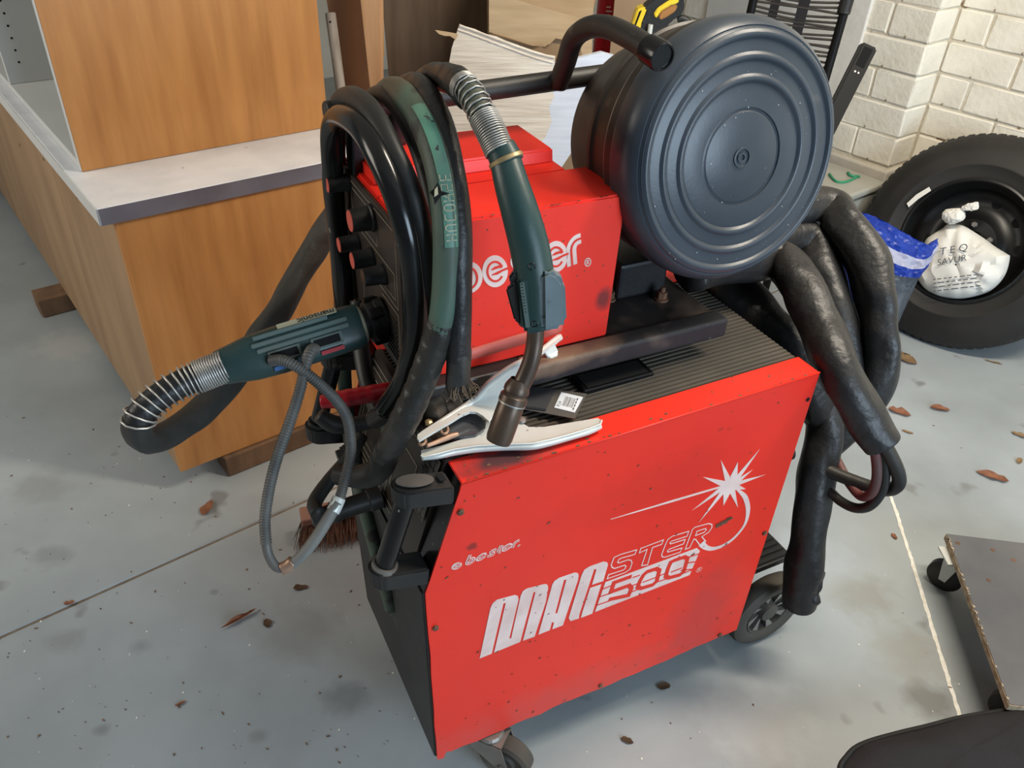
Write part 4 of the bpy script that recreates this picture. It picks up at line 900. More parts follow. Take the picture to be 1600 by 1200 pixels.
# hose: wide sleeve arch over the bar, then coils
bm = NB(); tube(bm, P3([(732, 146, .95), (712, 124, 1.0), (688, 120, 1.06), (660, 128, 1.12), (635, 150, 1.17), (612, 190, 1.21), (605, 240, 1.24)]), [.0185, .0185, .018, .0175, .0175, .017, .017], 18, 8, rf=wrinkle(.10, 30, 4)); obj('hose_sleeve', bm, 'sleeve', tg, True)
COILS = [
 # near, shiny black inner loop: over the bar and down both sides
 ('rubber_gloss', .0158, [(600, 640, 1.17), (632, 590, 1.12), (648, 520, 1.06), (647, 440, 1.02), (634, 360, .985), (610, 285, .97), (580, 222, .98), (552, 190, 1.02), (530, 183, 1.08), (518, 210, 1.13), (520, 280, 1.19), (528, 360, 1.25), (535, 440, 1.30), (540, 500, 1.34)]),
 ('rubber', .0150, [(585, 655, 1.21), (620, 630, 1.16), (655, 560, 1.10), (668, 480, 1.05), (665, 400, 1.01), (648, 320, .985), (620, 250, .975), (590, 190, .995), (565, 160, 1.04), (545, 152, 1.09), (528, 172, 1.14), (524, 240, 1.2), (532, 330, 1.28), (536, 420, 1.34), (534, 520, 1.40)]),
 ('rubber', .0118, [(672, 470, 1.07), (680, 400, 1.03), (676, 320, 1.02), (656, 240, 1.02), (632, 185, 1.04), (606, 152, 1.08), (586, 148, 1.13), (572, 170, 1.17), (562, 230, 1.22)]),
 ('greenhose', .0170, [(612, 680, 1.14), (640, 640, 1.09), (668, 575, 1.05), (690, 500, 1.01), (698, 420, .985), (696, 340, .965), (684, 260, .96), (662, 195, .985), (634, 152, 1.04), (612, 140, 1.10), (598, 160, 1.16), (590, 220, 1.2)]),
 ('sleeve', .0165, [(716, 560, 1.04), (716, 510, 1.02), (717, 440, .995), (716, 360, .98), (708, 280, .975), (692, 205, .985), (668, 150, 1.03), (645, 132, 1.09), (628, 150, 1.15), (618, 220, 1.2)]),
]
for m, r, pts in COILS:
    bm = NB(); tube(bm, P3(pts), r, 18, 8, rf=wrinkle(.05, 14, r*1000)); obj('hose_coil', bm, m, tg, True)
    if m == 'sleeve':
        bm = NB(); q = P3([(716, 545, 1.035), (716, 590, 1.05), (718, 607, 1.055)]); tube(bm, q, [.017, .0165, .0175], 18, 6, rf=wrinkle(.1, 30, 2)); obj('hose_end', bm, 'leather', tg, True)
        rnd.seed(2); bm = NB()
        for k in range(130):
            a = rnd.random()*6.28; r0 = .017*rnd.random()**.4; d0 = q[2]-q[1]; d0.normalize(); u_ = d0.orthogonal().normalized(); w_ = d0.cross(u_)
            s = q[2]-d0*.008+(u_*math.cos(a)+w_*math.sin(a))*r0; e = s+d0*rnd.uniform(.008, .02)+(u_*math.cos(a)+w_*math.sin(a))*rnd.uniform(.0, .012)
            mid = (s+e)/2+Vector((rnd.uniform(-1, 1), rnd.uniform(-1, 1), rnd.uniform(-1, 1)))*.004; tube(bm, [s, mid, e], .0007, 3, 3, cap=False)
        obj('frayed_end', bm, 'fray', tg, kind='stuff')
# printed green strip with lettering along the green hose
gh = P3(COILS[3][2]); Q = resample(crom(gh, 20), .004); fr = frames(Q)
bm = NB(); b2 = NB(); pts = []
for i, (p, t_, u_, w_) in enumerate(fr):
    to = (EYE-p).normalized(); s_ = t_.cross(to).normalized(); n_ = s_.cross(t_).normalized(); 
    if n_.dot(to) < 0: n_ = -n_
    if s_.dot(RT) < 0: s_ = -s_
    dv = (n_*.94+s_*.34).normalized(); pts.append((p, t_, dv, t_.cross(dv).normalized()))
def strip(i0, i1, w, mname, nm, off=.0006):
    bm = NB(); gr = []
    for i in range(i0, i1):
        p, t_, dv, sd = pts[i]; gr.append([p+(dv*math.cos(a)+sd*math.sin(a))*(.0172+off) for a in [w*(k/6-.5) for k in range(7)]])
    shell(bm, gr); obj(nm, bm, mname, tg, True)
N_ = len(pts)
strip(int(N_*.42), int(N_*.66), 1.0, 'greenstrip', 'green_strip')
strip(int(N_*.13), int(N_*.19), .9, 'greenstrip', 'green_strip')
bm = NB(); c = Pd(683, 303, .935)
prism(bm, [c+RT*a+UP*b for a, b in ((-.003, -.012), (.004, -.002), (.014, .001), (.005, .003), (.001, .014), (-.004, .006), (-.009, .002), (-.005, -.002))], FWD*.003); obj('torn_spot', bm, 'hole', tg)
bm = NB(); prism(bm, [c-FWD*.001+RT*a+UP*b for a, b in ((-.003, -.004), (.0015, -.001), (.0005, .008), (-.0025, .004))], -FWD*.003); obj('foam_shred', bm, 'letter', tg)
txt = 'HUCORSE'; bm = NB()
GL = {'U': [[(0, 1), (0, .2), (.2, 0), (.6, 0), (.8, .2), (.8, 1)]], 'C': [[(.8, 1), (.2, 1), (0, .8), (0, .2), (.2, 0), (.8, 0)]], 'O': [[(.2, 0), (.6, 0), (.8, .2), (.8, .8), (.6, 1), (.2, 1), (0, .8), (0, .2), (.2, 0)]], 'R': [[(0, 0), (0, 1), (.8, 1), (.8, .5), (0, .5)], [(.4, .5), (.8, 0)]], 'S': [[(0, 0), (.8, 0), (.8, .5), (0, .5), (0, 1), (.8, 1)]], 'E': [[(.8, 0), (0, 0), (0, 1), (.8, 1)], [(0, .5), (.7, .5)]], 'H': [[(0, 0), (0, 1)], [(.8, 0), (.8, 1)], [(0, .5), (.8, .5)]]}
i0 = int(N_*.43)
for k, ch in enumerate(txt):
    for st in GL[ch]:
        P = []
        for x, y in st:
            fi = i0+(k+x*.75)*2.7*1.0; i = min(int(fi), N_-2); f = fi-i; p, t_, dv, sd = pts[i]; p2 = pts[i+1][0]
            a = (y-.5)*.75; P.append(p.lerp(p2, f)+(dv*math.cos(a)+sd*math.sin(a))*.0182)
        tube(bm, P, .0010, 4, 0)
obj('hose_lettering', bm, 'letter', tg)
bm = NB(); tube(bm, P3([(594, 722, 1.18), (608, 700, 1.15), (628, 664, 1.10), (655, 606, 1.065), (676, 550, 1.035), (690, 502, 1.012)]), [.0165, .0188, .0195, .0192, .0185, .0176], 22, 16, rf=lambda i, a, s: 1+.07*((s*38+a*.16) % 1)+.06*noise.noise(Vector((math.cos(a), math.sin(a), s*20))))
obj('wrapped_tape', bm, 'tape', tg, True, label='black tape wrapping')
bm = NB(); tube(bm, P3([(606, 706, 1.16), (590, 735, 1.19), (560, 745, 1.22), (530, 742, 1.25)]), [.018, .0185, .018, .017], 18, 8, rf=wrinkle(.08, 20, 9)); obj('lower_bend', bm, 'rubber', tg, True)

# ================================================================== second torch lead: coupling on the feeder, spring, long sleeve
cg = thing('torch_coupling', 'green hose coupling plugged into the feeder, with steel spring and looping ribbed tubes', 'hose coupling', Pd(450, 540, 1.12))
ca = Pv(562, 508, .236); cb = Pv(340, 576, .236); ax = (cb-ca).normalized(); LN = (cb-ca).length
tov = (EYE-(ca+cb)/2); tov = (tov-ax*tov.dot(ax)).normalized(); upv = ax.cross(tov).normalized()
if upv.z < 0: upv = -upv
bm = NB(); 
sec = []
for s, w, h in ((0, .0285, .031), (.012, .0305, .033), (.12, .0315, .034), (.158, .0305, .032), (.180, .027, .028), (LN, .0235, .0235)):
    ring = []
    for k in range(32):
        a = 2*math.pi*k/32; c_, s_ = math.cos(a), math.sin(a); e_ = .62 if s < .17 else .85
        ring.append(ca+ax*s+tov*(abs(c_)**e_*math.copysign(w, c_))+upv*(abs(s_)**e_*math.copysign(h, s_)))
    sec.append(ring)
shell(bm, sec, closed_u=True); vs = bm.verts[:]
bm.verts.ensure_lookup_table(); bm.faces.new([bm.verts[i] for i in range(32)]); bm.faces.new([bm.verts[i] for i in range(160, 192)]); bmesh.ops.recalc_face_normals(bm, faces=bm.faces[:])
body = obj('coupling_body', bm, 'green', cg, 50)
def cpt(s, q, off=0): return ca+ax*s+upv*q+tov*(.0308+off)
bm = NB()
for q, s0, s1 in ((.024, .045, .15), (.0145, .02, .155), (.0055, .02, .15)):
    prism(bm, [cpt(s0, q-.003, -.0015), cpt(s1, q-.003, -.0015), cpt(s1, q+.003, -.0015), cpt(s0, q+.003, -.0015)], tov*.0035, .0008)
obj('grip_rib', bm, 'greengrey', body, label='worn raised rib')
for s0 in (.033, .093):
    bm = NB(); prism(bm, [cpt(s0, -.016), cpt(s0+.045, -.016), cpt(s0+.045, .001), cpt(s0, .001)], tov*.0035, .0008, holes=()) ; fr_ = obj('slot_frame', bm, 'greengrey', body)
    bm = NB(); prism(bm, [cpt(s0+.004, -.013, .0035), cpt(s0+.041, -.013, .0035), cpt(s0+.041, -.002, .0035), cpt(s0+.004, -.002, .0035)], tov*.0006); obj('slot', bm, 'hole', body)
bm = NB(); ribbon(bm, [cpt(.035, -.0225, .0009), cpt(.068, -.0225, .0009)], .0055, tov, .0012); obj('red_mark', bm, 'redstripe', body, label='dark red mark')
bm = NB(); ribbon(bm, [cpt(.100, -.0240, .0009), cpt(.135, -.0240, .0009)], .0055, tov, .0012); obj('blue_mark', bm, 'bluestripe', body, label='blue mark')
# upside down name strip on top edge
dv = (tov*.72+upv*.70).normalized(); sd = ax.cross(dv).normalized()
if sd.dot(upv) < 0: sd = -sd
ob = ca+ax*.03+tov*.0262+upv*.0300
bm = NB(); ribbon(bm, [ob, ob+ax*.084], .0095, dv, .0010); obj('name_strip', bm, 'letter', body, label='cream strip with dark letters')
obj('name_lettering', text_bm('mansonic', ob+ax*.002+dv*.0014+sd*.0034, ax, -sd, .0142, dv, .0004, bold=.0002), 'panel_dark', body)
# lock ring near the feeder
bm = NB(); lathe(bm, ca-ax*.0005, -ax, [(0, -.001), (.0265, -.001), (.0265, .004), (.024, .005), (.024, .010), (.030, .011), (.031, .014), (.031, .034), (.028, .038), (.0265, .04), (.0265, .05), (0, .05)], 36); lk = obj('lock_ring', bm, 'black_plastic', cg, 40)
bm = NB()
for k in range(6):
    a = k*math.pi/3+.3; dv_ = tov*math.cos(a)+upv*math.sin(a); sv = ax.cross(dv_)
    c = ca-ax*.024+dv_*.031; hexa(bm, [c-ax*.011-sv*.009-dv_*.004, c+ax*.011-sv*.009-dv_*.004, c+ax*.011+sv*.009-dv_*.004, c-ax*.011+sv*.009-dv_*.004, c-ax*.009-sv*.007+dv_*.005, c+ax*.009-sv*.007+dv_*.005, c+ax*.009+sv*.007+dv_*.005, c-ax*.009+sv*.007+dv_*.005], .0012)
obj('lock_lug', bm, 'black_gloss', lk)
bm = NB(); lathe(bm, ca-ax*.001, ax, [(.0265, -.004), (.0285, -.002), (.0285, .0015), (.0265, .002)], 32); obj('pale_ring', bm, 'letter', cg)
# spring & sleeve
d0 = (cb-EYE).dot(FWD)
spp = P3([(352, 572, d0-.004), (318, 585, d0-.01), (280, 601, d0-.02), (246, 622, d0-.03), (222, 645, d0-.035), (216, 662, d0-.03)])
bm = NB(); tube(bm, spp, [.0200, .0195, .0185, .018, .0178, .0178], 20, 8); obj('spring_core', bm, 'sleeve', cg, True)
bm = NB(); helix(bm, spp, .0222, .0014, lambda t: .0034 if t < .28 else (.0065 if t < .42 else .0105)); obj('spring', bm, 'spring', cg, True)
lp_ = P3([(222, 642, d0-.035), (214, 668, d0-.02), (226, 688, d0+.02), (258, 680, d0+.08), (300, 655, d0+.14), (345, 610, d0+.2), (390, 555, d0+.25), (432, 490, d0+.29), (468, 428, d0+.32), (500, 372, d0+.34), (528, 330, d0+.35), (545, 300, d0+.34)])
bm = NB(); tube(bm, lp_, [.0185, .0195, .020, .021, .0225, .0235, .023, .0225, .0225, .023, .022, .021], 20, 10, rf=wrinkle(.10, 16, 6)); obj('lead_sleeve', bm, 'leather', cg, True)
def corr(name, L, r, m, pitch=.0042, amp=.11):
    bm = NB(); P = resample(crom(P3(L), 20), pitch/4); tube(bm, P, r, 12, 0, rf=lambda i, a, s: 1+amp*math.cos(2*math.pi*s/pitch)); return obj(name, bm, m, cg, True)
dA = (cpt(.05, -.006)-EYE).dot(FWD); 
a1 = corr('ribbed_tube', [(492, 545, dA-.008), (486, 548, dA-.02), (479, 565, dA-.032), (468, 612, dA-.035), (452, 662, dA-.03), (434, 712, dA-.02), (421, 762, dA-.01), (414, 812, 0+dA), (416, 850, dA+.005)], .0075, 'corr')
bm = NB(); tube(bm, P3([(415, 845, dA+.004), (420, 868, dA+.006), (432, 886, dA+.008), (448, 887, dA+.01)]), .0068, 12, 8); obj('tube_tail', bm, 'corr', cg, True)
a2 = corr('ribbed_tube', [(425, 564, dA-.03), (442, 563, dA-.038), (462, 572, dA-.040), (492, 594, dA-.03), (522, 622, dA-.01), (542, 652, dA+.01), (548, 690, dA+.03), (546, 720, dA+.04), (534, 768, dA+.03), (527, 790, dA+.02)], .0075, 'corr', .0036)
bm = NB(); tube(bm, P3([(528, 785, dA+.02), (515, 806, dA+.015), (494, 840, dA+.012), (472, 868, dA+.01), (450, 886, dA+.01)]), [.0078, .0085, .0088, .0082, .0072], 14, 8, rf=wrinkle(.05, 20, 3)); obj('grey_tube', bm, 'greyhose', cg, True)
bm = NB(); tube(bm, P3([(440, 889, dA+.009), (450, 884, dA+.01), (458, 877, dA+.01)]), .0092, 14, 4); obj('tube_joint', bm, 'copper', cg, True, label='pinkish joint band')
bm = NB(); tube(bm, P3([(530, 778, dA+.024), (524, 792, dA+.02), (520, 799, dA+.018)]), .0098, 14, 4); obj('tube_joint', bm, 'silver', cg, True, label='dirty silver joint band')

# ================================================================== loose cables at the front
def cable(name, L, r, m, label, group=None, wr=.05, flat=None):
    P = P3(L); bm = NB(); tube(bm, P, r, 16, 8, rf=wrinkle(wr, 12, len(L))); o = obj(name, bm, m, None, True, origin=P[0]); return tag(o, label, 'cable', group or 'loose cables at the front of the machine')
cable('front_cable', [(540, 500, 1.36), (538, 560, 1.40), (540, 620, 1.42), (548, 690, 1.42), (562, 760, 1.42), (580, 830, 1.42), (600, 905, 1.44), (612, 950, 1.48)], .0125, 'greenhose', 'long dirty green cable hanging down the far front corner of the machine')
cable('front_cable', [(560, 470, 1.30), (562, 520, 1.3), (572, 590, 1.28), (590, 640, 1.27), (606, 662, 1.25), (628, 650, 1.2), (645, 600, 1.15), (652, 560, 1.12)], .0135, 'rubber', 'smooth black cable making a low bow just behind the red grip')
cable('front_cable', [(497, 803, 1.255), (492, 785, 1.28), (515, 750, 1.31), (545, 715, 1.33), (565, 680, 1.35)], .0115, 'rubber', 'short black cable rising from the tip of the front plug')
# red hand grip
rg = thing('pliers_grip', 'red plastic hand grip sticking out from behind the hanging hoses', 'tool', Pd(560, 620, 1.22))
P = P3([(502, 628, 1.22), (530, 624, 1.22), (565, 618, 1.22), (600, 612, 1.22), (640, 606, 1.23)]); bm = NB(); tube(bm, P, [.0105, .0135, .0138, .0138, .0135], 16, 8, rf=lambda i, a, s: 1+.03*math.sin(s*330)); obj('red_sleeve', bm, 'redplastic', rg, True)
bm = NB(); tube(bm, P3([(498, 648, 1.24), (520, 662, 1.25), (550, 664, 1.26), (590, 655, 1.27)]), [.012, .014, .013, .012], 14, 6); obj('black_sleeve', bm, 'rubber', rg, True)

# ================================================================== EARTH CLAMP on the top edge
ec = thing('earth_clamp', 'large silver earth clamp lying open-handled on the top edge of the red machine', 'clamp', Mw(-.56, .04, .80), HM)
ZC = .828
def PC(x, y, z=ZC): return Pz(x, y, z)
def crP(x, y, z=ZC): return PC(640+x/5, 500+y/5, z)
th = (0, 0, -.0045)
# lower arm
lowa = [(90, 1020), (120, 1012), (250, 980), (400, 935), (520, 905), (590, 850), (600, 790), (640, 800), (700, 770), (800, 745), (870, 800), (930, 835), (1050, 835), (1200, 810), (1350, 785), (1470, 765), (1500, 785), (1490, 815), (1400, 850), (1250, 895), (1100, 935), (960, 965), (800, 970), (680, 975), (520, 985), (350, 1010), (220, 1045), (110, 1075), (92, 1060)]
bm = NB(); prism(bm, [crP(x, y, .812) for x, y in lowa], (0, 0, -.004)); 
bm2 = NB(); edge = [crP(x, y, .812) for x, y in lowa[16:]]
lwr = obj('lower_arm', bm, 'silver', ec)
ribbon(bm2, [p for p in edge], .003, (0, 0, 1), .0015); tube(bm2, [p-Vector((0, 0, .006)) for p in [crP(x, y-6, .812) for x, y in [(95, 1060), (220, 1040), (350, 1008), (520, 984), (680, 972), (800, 968), (960, 962), (1100, 932), (1250, 892), (1400, 848), (1490, 810)]]], [.0035, .005, .006, .006, .006, .006, .0065, .0065, .006, .006, .005], 10, 4)
obj('rolled_edge', bm2, 'silver', lwr, True)
upa = [(60, 930), (62, 895), (100, 865), (200, 800), (300, 735), (420, 660), (500, 600), (560, 530), (620, 465), (700, 405), (780, 350), (880, 300), (920, 275), (1000, 240), (1060, 190), (1120, 140), (1160, 112), (1185, 110), (1190, 130), (1150, 170), (1060, 230), (1000, 280), (930, 340), (870, 400), (800, 460), (750, 520), (735, 590), (700, 680), (650, 745), (620, 790), (570, 745), (520, 718), (470, 715), (400, 745), (330, 790), (200, 865), (75, 940)]
bm = NB()
def upz(x, y):   # the upper arm climbs towards its handle end, which rests above the rail
    t = max(0, min(1, (640-y)/500)); return .836+.078*min(1, t*1.5)
prism(bm, [crP(x, y, upz(x, y)) for x, y in upa], (0, 0, -.004)); ua = obj('upper_arm', bm, 'silver', ec)
bm = NB(); tube(bm, [crP(x, y, upz(x, y))-Vector((0, 0, .004)) for x, y in [(62, 910), (200, 812), (300, 747), (420, 672), (505, 610), (570, 540), (630, 475), (710, 415), (790, 360), (890, 308), (1000, 250), (1070, 195), (1130, 148), (1180, 118)]], [.003, .004, .005, .0055, .0055, .0055, .0055, .0055, .0055, .0055, .005, .005, .005, .0045], 10, 4); obj('rolled_edge', bm, 'silver', ua, True)
bm = NB(); prism(bm, [crP(1050, 235, .886), crP(1130, 180, .889), crP(1158, 240, .878), crP(1155, 275, .874), crP(1110, 300, .872), crP(1080, 280, .876)], (0, 0, -.004)); obj('folded_lug', bm, 'silver', ua)
bm = NB(); prism(bm, [crP(x, y, .818) for x, y in [(300, 830), (360, 780), (430, 740), (500, 730), (560, 760), (590, 800), (580, 850), (520, 890), (420, 905), (340, 900), (290, 880)]], (0, 0, -.012), .001); obj('jaw_pad', bm, 'blister', ec)
bm = NB()
for pts in ([(240, 850), (255, 885), (285, 885), (300, 860), (290, 825)], [(60, 950), (80, 975), (110, 970), (125, 945), (110, 915)]):
    tube(bm, [crP(x, y, .829) for x, y in pts], .0022, 8, 6)
obj('copper_loop', bm, 'copper', ec, True)
bm = NB(); tube(bm, [crP(x, y, .822) for x, y in [(130, 985), (220, 950), (300, 915), (380, 890)]], [.003, .0035, .0045, .003], 10, 6); obj('copper_braid', bm, 'copper', ec, True)
bm = NB(); lathe(bm, crP(150, 808, .822), (0, 0, 1), [(0, 0), (.006, 0), (.006, .004), (.003, .006), (0, .006)], 6); obj('brass_nut', bm, 'brass', ec)
bm = NB(); lathe(bm, crP(675, 715, .828), (0, 0, 1), [(0, 0), (.0045, 0), (.0045, .003), (.003, .005), (0, .005)], 14); lathe(bm, crP(875, 785, .814), (0, 0, 1), [(0, 0), (.007, 0), (.006, .003), (0, .004)], 16); obj('rivet', bm, 'greymetal', ec)
bm = NB(); tube(bm, [crP(150, 720, .812), crP(240, 640, .815), crP(330, 610, .82), crP(380, 600, .826)], [.020, .022, .018, .012], 16, 6, rf=wrinkle(.2, 30, 1)); obj('cable_lug', bm, 'fray', ec, True)
# maroon tag poking out under the clamp
bm = NB(); prism(bm, [Pz(690, 712, .795), Pz(716, 700, .795), Pz(722, 706, .795), Pz(697, 716, .795)], (0, 0, .0015)); o = obj('maroon_card', bm, 'redstripe', None, origin=Pz(704, 708, .795)); tag(o, 'small maroon card edge poking out under the silver clamp jaw', 'card')
bm = text_bm('TA', Pz(700, 711, .7968), (Pz(716, 703, .7968)-Pz(700, 711, .7968)).normalized(), (Pz(704, 700, .7968)-Pz(706, 712, .7968)).normalized(), .009, zax); obj('lettering', bm, 'white_board', o)
# blister packet
bp = thing('plastic_packet', 'small clear plastic packet with a barcode label lying on the ribbed top', 'packet', Pz(862, 632, .80), HM)
zz = .8025
q = [Pz(818, 640, zz), Pz(898, 655, zz), Pz(917, 616, zz), Pz(826, 604, zz)]
bm = NB(); prism(bm, q, (0, 0, .0012)); pk = obj('film', bm, 'clearfilm', bp)
bm = NB(); prism(bm, [Pz(818, 638, zz+.0013), Pz(853, 643, zz+.0013), Pz(868, 610, zz+.0013), Pz(826, 606, zz+.0013)], (0, 0, .004), .0012); obj('blister_window', bm, 'blister', bp)
lb = [Pz(866, 637, zz+.0016), Pz(898, 645, zz+.0016), Pz(911, 621, zz+.0016), Pz(877, 613, zz+.0016)]
bm = NB(); prism(bm, lb, (0, 0, .0006)); lab = obj('paper_label', bm, 'labelwhite', bp)
bm = NB(); ex = (lb[1]-lb[0]); ey = (lb[3]-lb[0])
rnd.seed(8)
for k in range(11):
    x = .30+k*.045; w_ = rnd.choice([.012, .02, .03]); c0 = lb[0]+ex*x+ey*.22+zax*.0008; prism(bm, [c0, c0+ex*w_, c0+ex*w_+ey*.58, c0+ey*.58], zax*.0002)
for k in range(4):
    c0 = lb[0]+ex*(.84+.0*k)+ey*(.12+k*.2)+zax*.0008; prism(bm, [c0, c0+ex*.06, c0+ex*.06+ey*.14, c0+ey*.14], zax*.0002)
obj('barcode', bm, 'ink', lab)
bm = text_bm('X J 6', lb[0]+ex*.20+ey*.10+zax*.0008, ey.normalized(), -ex.normalized(), .007, zax, .0002); obj('lettering', bm, 'ink', lab)

# ================================================================== REAR: thick sleeved hoses hanging over the back of the machine
def sleeve(name, L, r, m, label, wr=.09, f=9, extra=None):
    wr *= 1.5
    P = P3(L); t = thing(name, label, 'hose', P[0], group='sleeved hoses hanging over the rear of the machine'); bm = NB(); tube(bm, P, r, 26, 12, rf=lambda i, a, s: 1+wr*2*noise.noise(Vector((math.cos(a)*.9+len(L), math.sin(a)*.9, s*f)))+.045*math.sin(s*62+2.2*math.sin(a+s*8))*max(0, noise.noise(Vector((s*7, len(L), a*.3)))*2.2+.3)); obj('sleeve', bm, m, t, True); return t
hA = sleeve('sleeved_hose', [Mw(-.13, .22, .905), (1205, 405, 1.50), (1245, 442, 1.45), (1278, 500, 1.41), (1302, 560, 1.37), (1328, 610, 1.36), (1355, 655, 1.37), (1378, 690, 1.38)], [.034, .036, .037, .038, .038, .036, .034, .032], 'sleeve', 'thick black sleeved hose cut off square at its lower end, nearest the drum')
bm = NB(); tube(bm, P3([(1372, 678, 1.385), (1388, 705, 1.40), (1402, 735, 1.42), (1404, 755, 1.44), (1390, 765, 1.47), (1365, 762, 1.5), (1335, 752, 1.52), (1300, 738, 1.54), (1270, 722, 1.56)]), .0125, 16, 8); obj('inner_cable', bm, 'rubber', hA, True)
bm = NB(); tube(bm, P3([(1360, 680, 1.39), (1368, 710, 1.41), (1370, 745, 1.43), (1362, 770, 1.46), (1345, 775, 1.5), (1325, 752, 1.53), (1308, 720, 1.56), (1290, 690, 1.6)]), .0090, 14, 8); obj('inner_cable', bm, 'reddull', hA, True, label='dusty red cable')
bm = NB(); tube(bm, P3([(1372, 682, 1.40), (1382, 720, 1.42), (1380, 760, 1.45), (1362, 788, 1.48), (1338, 794, 1.51), (1312, 782, 1.54), (1292, 762, 1.56)]), .0095, 14, 8); obj('inner_cable', bm, 'rubber', hA, True)
hB = sleeve('sleeved_hose', [Mw(-.13, .34, .93), (1272, 322, 1.60), (1318, 352, 1.57), (1348, 402, 1.54), (1367, 460, 1.52), (1377, 520, 1.52), (1372, 580, 1.54), (1347, 640, 1.57), (1312, 680, 1.60), (1290, 700, 1.62)], [.033, .036, .038, .038, .0375, .036, .034, .032, .030, .028], 'sleeve', 'outermost black sleeved hose bowing out towards the tyre', .11, 8)
hC = sleeve('sleeved_hose', [Mw(-.13, .28, .915), (1245, 372, 1.60), (1285, 422, 1.57), (1305, 480, 1.55), (1318, 540, 1.55), (1325, 600, 1.56), (1316, 650, 1.59)], [.033, .036, .036, .035, .033, .031, .028], 'sleeve', 'middle black sleeved hose in deep shade between the two others', .11, 8)
hD = sleeve('sleeved_hose', [(1268, 560, 1.56), (1288, 620, 1.56), (1288, 680, 1.56), (1278, 740, 1.57), (1268, 800, 1.60), (1260, 860, 1.64), (1252, 905, 1.68), (1250, 942, 1.71)], [.032, .034, .034, .035, .036, .036, .038, .036], 'sleeve', 'black sleeve hanging straight down past the rear wheel with crumpled end', .08, 10)
bm = NB(); tube(bm, P3([(1262, 860, 1.66), (1266, 890, 1.67), (1268, 920, 1.68), (1262, 948, 1.69)]), [.014, .02, .022, .012], 10, 6, rf=wrinkle(.35, 40, 2)); obj('torn_flap', bm, 'sleeve', hD, True)
hE = sleeve('sleeved_hose', [(1085, 425, 1.66), (1130, 450, 1.60), (1175, 490, 1.56), (1222, 540, 1.53), (1262, 600, 1.53), (1285, 650, 1.57)], [.044, .050, .052, .048, .040, .034], 'sleeve', 'black sleeved hose lying across the rear top corner under the drum', .1, 8)
bm = NB(); a = Mw(.004, .06, .56); lathe(bm, a, uax, [(0, 0), (.02, 0), (.02, .03), (.017, .032), (.017, .06), (0, .06)], 20); obj('rear_plug', bm, 'rubber', wm, 40)
bm = NB(); a = Mw(.004, .05, .66); lathe(bm, a, uax, [(0, 0), (.012, 0), (.012, .012), (.008, .014), (.008, .026), (.011, .027), (.011, .034), (0, .034)], 14); obj('gas_fitting', bm, 'silver', wm, 40)

# ================================================================== TYRE leaning on the wall, bags, box
tc_ = Pd(1508, 378, 2.82); hh = R(47)+math.pi; tl = R(21); n = Vector((math.cos(hh)*math.cos(tl), math.sin(hh)*math.cos(tl), math.sin(tl)))
ty = thing('spare_tyre', 'large black tyre on a black steel rim leaning against the painted brick wall', 'tyre', (tc_.x, tc_.y, 0))
RT_ = .378
def TL(r, h): return (r, h)
bm = NB(); lathe(bm, tc_, n, [(.214, -.004), (.222, .004), (.232, .003), (.246, .012), (.262, .014), (.264, .016), (.268, .014), (.30, .012), (.332, .000), (.352, -.018), (.366, -.034), (.374, -.05), (.377, -.09), (.377, -.15), (.374, -.19), (.352, -.222), (.30, -.25), (.232, -.243), (.214, -.236)], 96)
tr_ = obj('tyre_carcass', bm, 'tyre', ty, True)
bm = NB(); u_ = n.orthogonal().normalized(); w_ = n.cross(u_)
for k in range(72):
    a = 2*math.pi*k/72; e = a+.055
    for (h0, h1, r0, r1, da) in ((-.024, -.052, .360, .3795, 0), (-.056, -.088, .376, .3835, .03), (-.094, -.146, .378, .3840, 0.0), (-.152, -.185, .376, .3835, .03)):
        A = [(a+da, h0, r0), (e+da, h0, r0), (e+da, h1, r1 if h0 == -.024 else r1), (a+da, h1, r1)]
        lo = [tc_+n*h+(u_*math.cos(q)+w_*math.sin(q))*(r-.012) for q, h, r in A]; hi = [tc_+n*h+(u_*math.cos(q)+w_*math.sin(q))*(r-.0015) for q, h, r in A]
        hexa(bm, lo+hi)
obj('tread_block', bm, 'tyre', ty, kind='stuff')
bm = NB(); lathe(bm, tc_, n, [(.216, -.012), (.219, .004), (.212, .006), (.206, .000), (.204, -.018), (.192, -.030), (.188, -.075), (.180, -.085), (.150, -.10), (.120, -.096), (.10, -.085), (.085, -.07), (.045, -.07), (.04, -.09), (0, -.09)], 80); rm = obj('wheel_rim', bm, 'rim', ty, 40)
bm = NB()
for k in range(10):
    a = 2*math.pi*k/10; c = tc_+(u_*math.cos(a)+w_*math.sin(a))*.153-n*.0985; lathe(bm, c, n, [(0, 0), (.017, 0), (.017, .0015), (0, .0015)], 16)
obj('vent_hole', bm, 'hole', rm, kind='stuff')
bm = NB()
for k in range(5):
    a = 2*math.pi*k/5+.3; c = tc_+(u_*math.cos(a)+w_*math.sin(a))*.065-n*.072; lathe(bm, c, n, [(0, 0), (.011, 0), (.011, .014), (.008, .018), (0, .018)], 6)
obj('wheel_nut', bm, 'greymetal', rm)
bm = NB(); q0 = Pd(1419, 320, 2.80); q1 = Pd(1453, 296, 2.80)
def onface(x, y, off=.0185): return plane(x, y, tc_+n*off, n)
bm = NB(); prism(bm, [onface(1417, 318), onface(1420, 324), onface(1435, 311), onface(1455, 298), onface(1452, 292), onface(1432, 304)], n*.002); obj('paper_strip', bm, 'whitebag', ty, label='short white paper strip stuck on the sidewall')

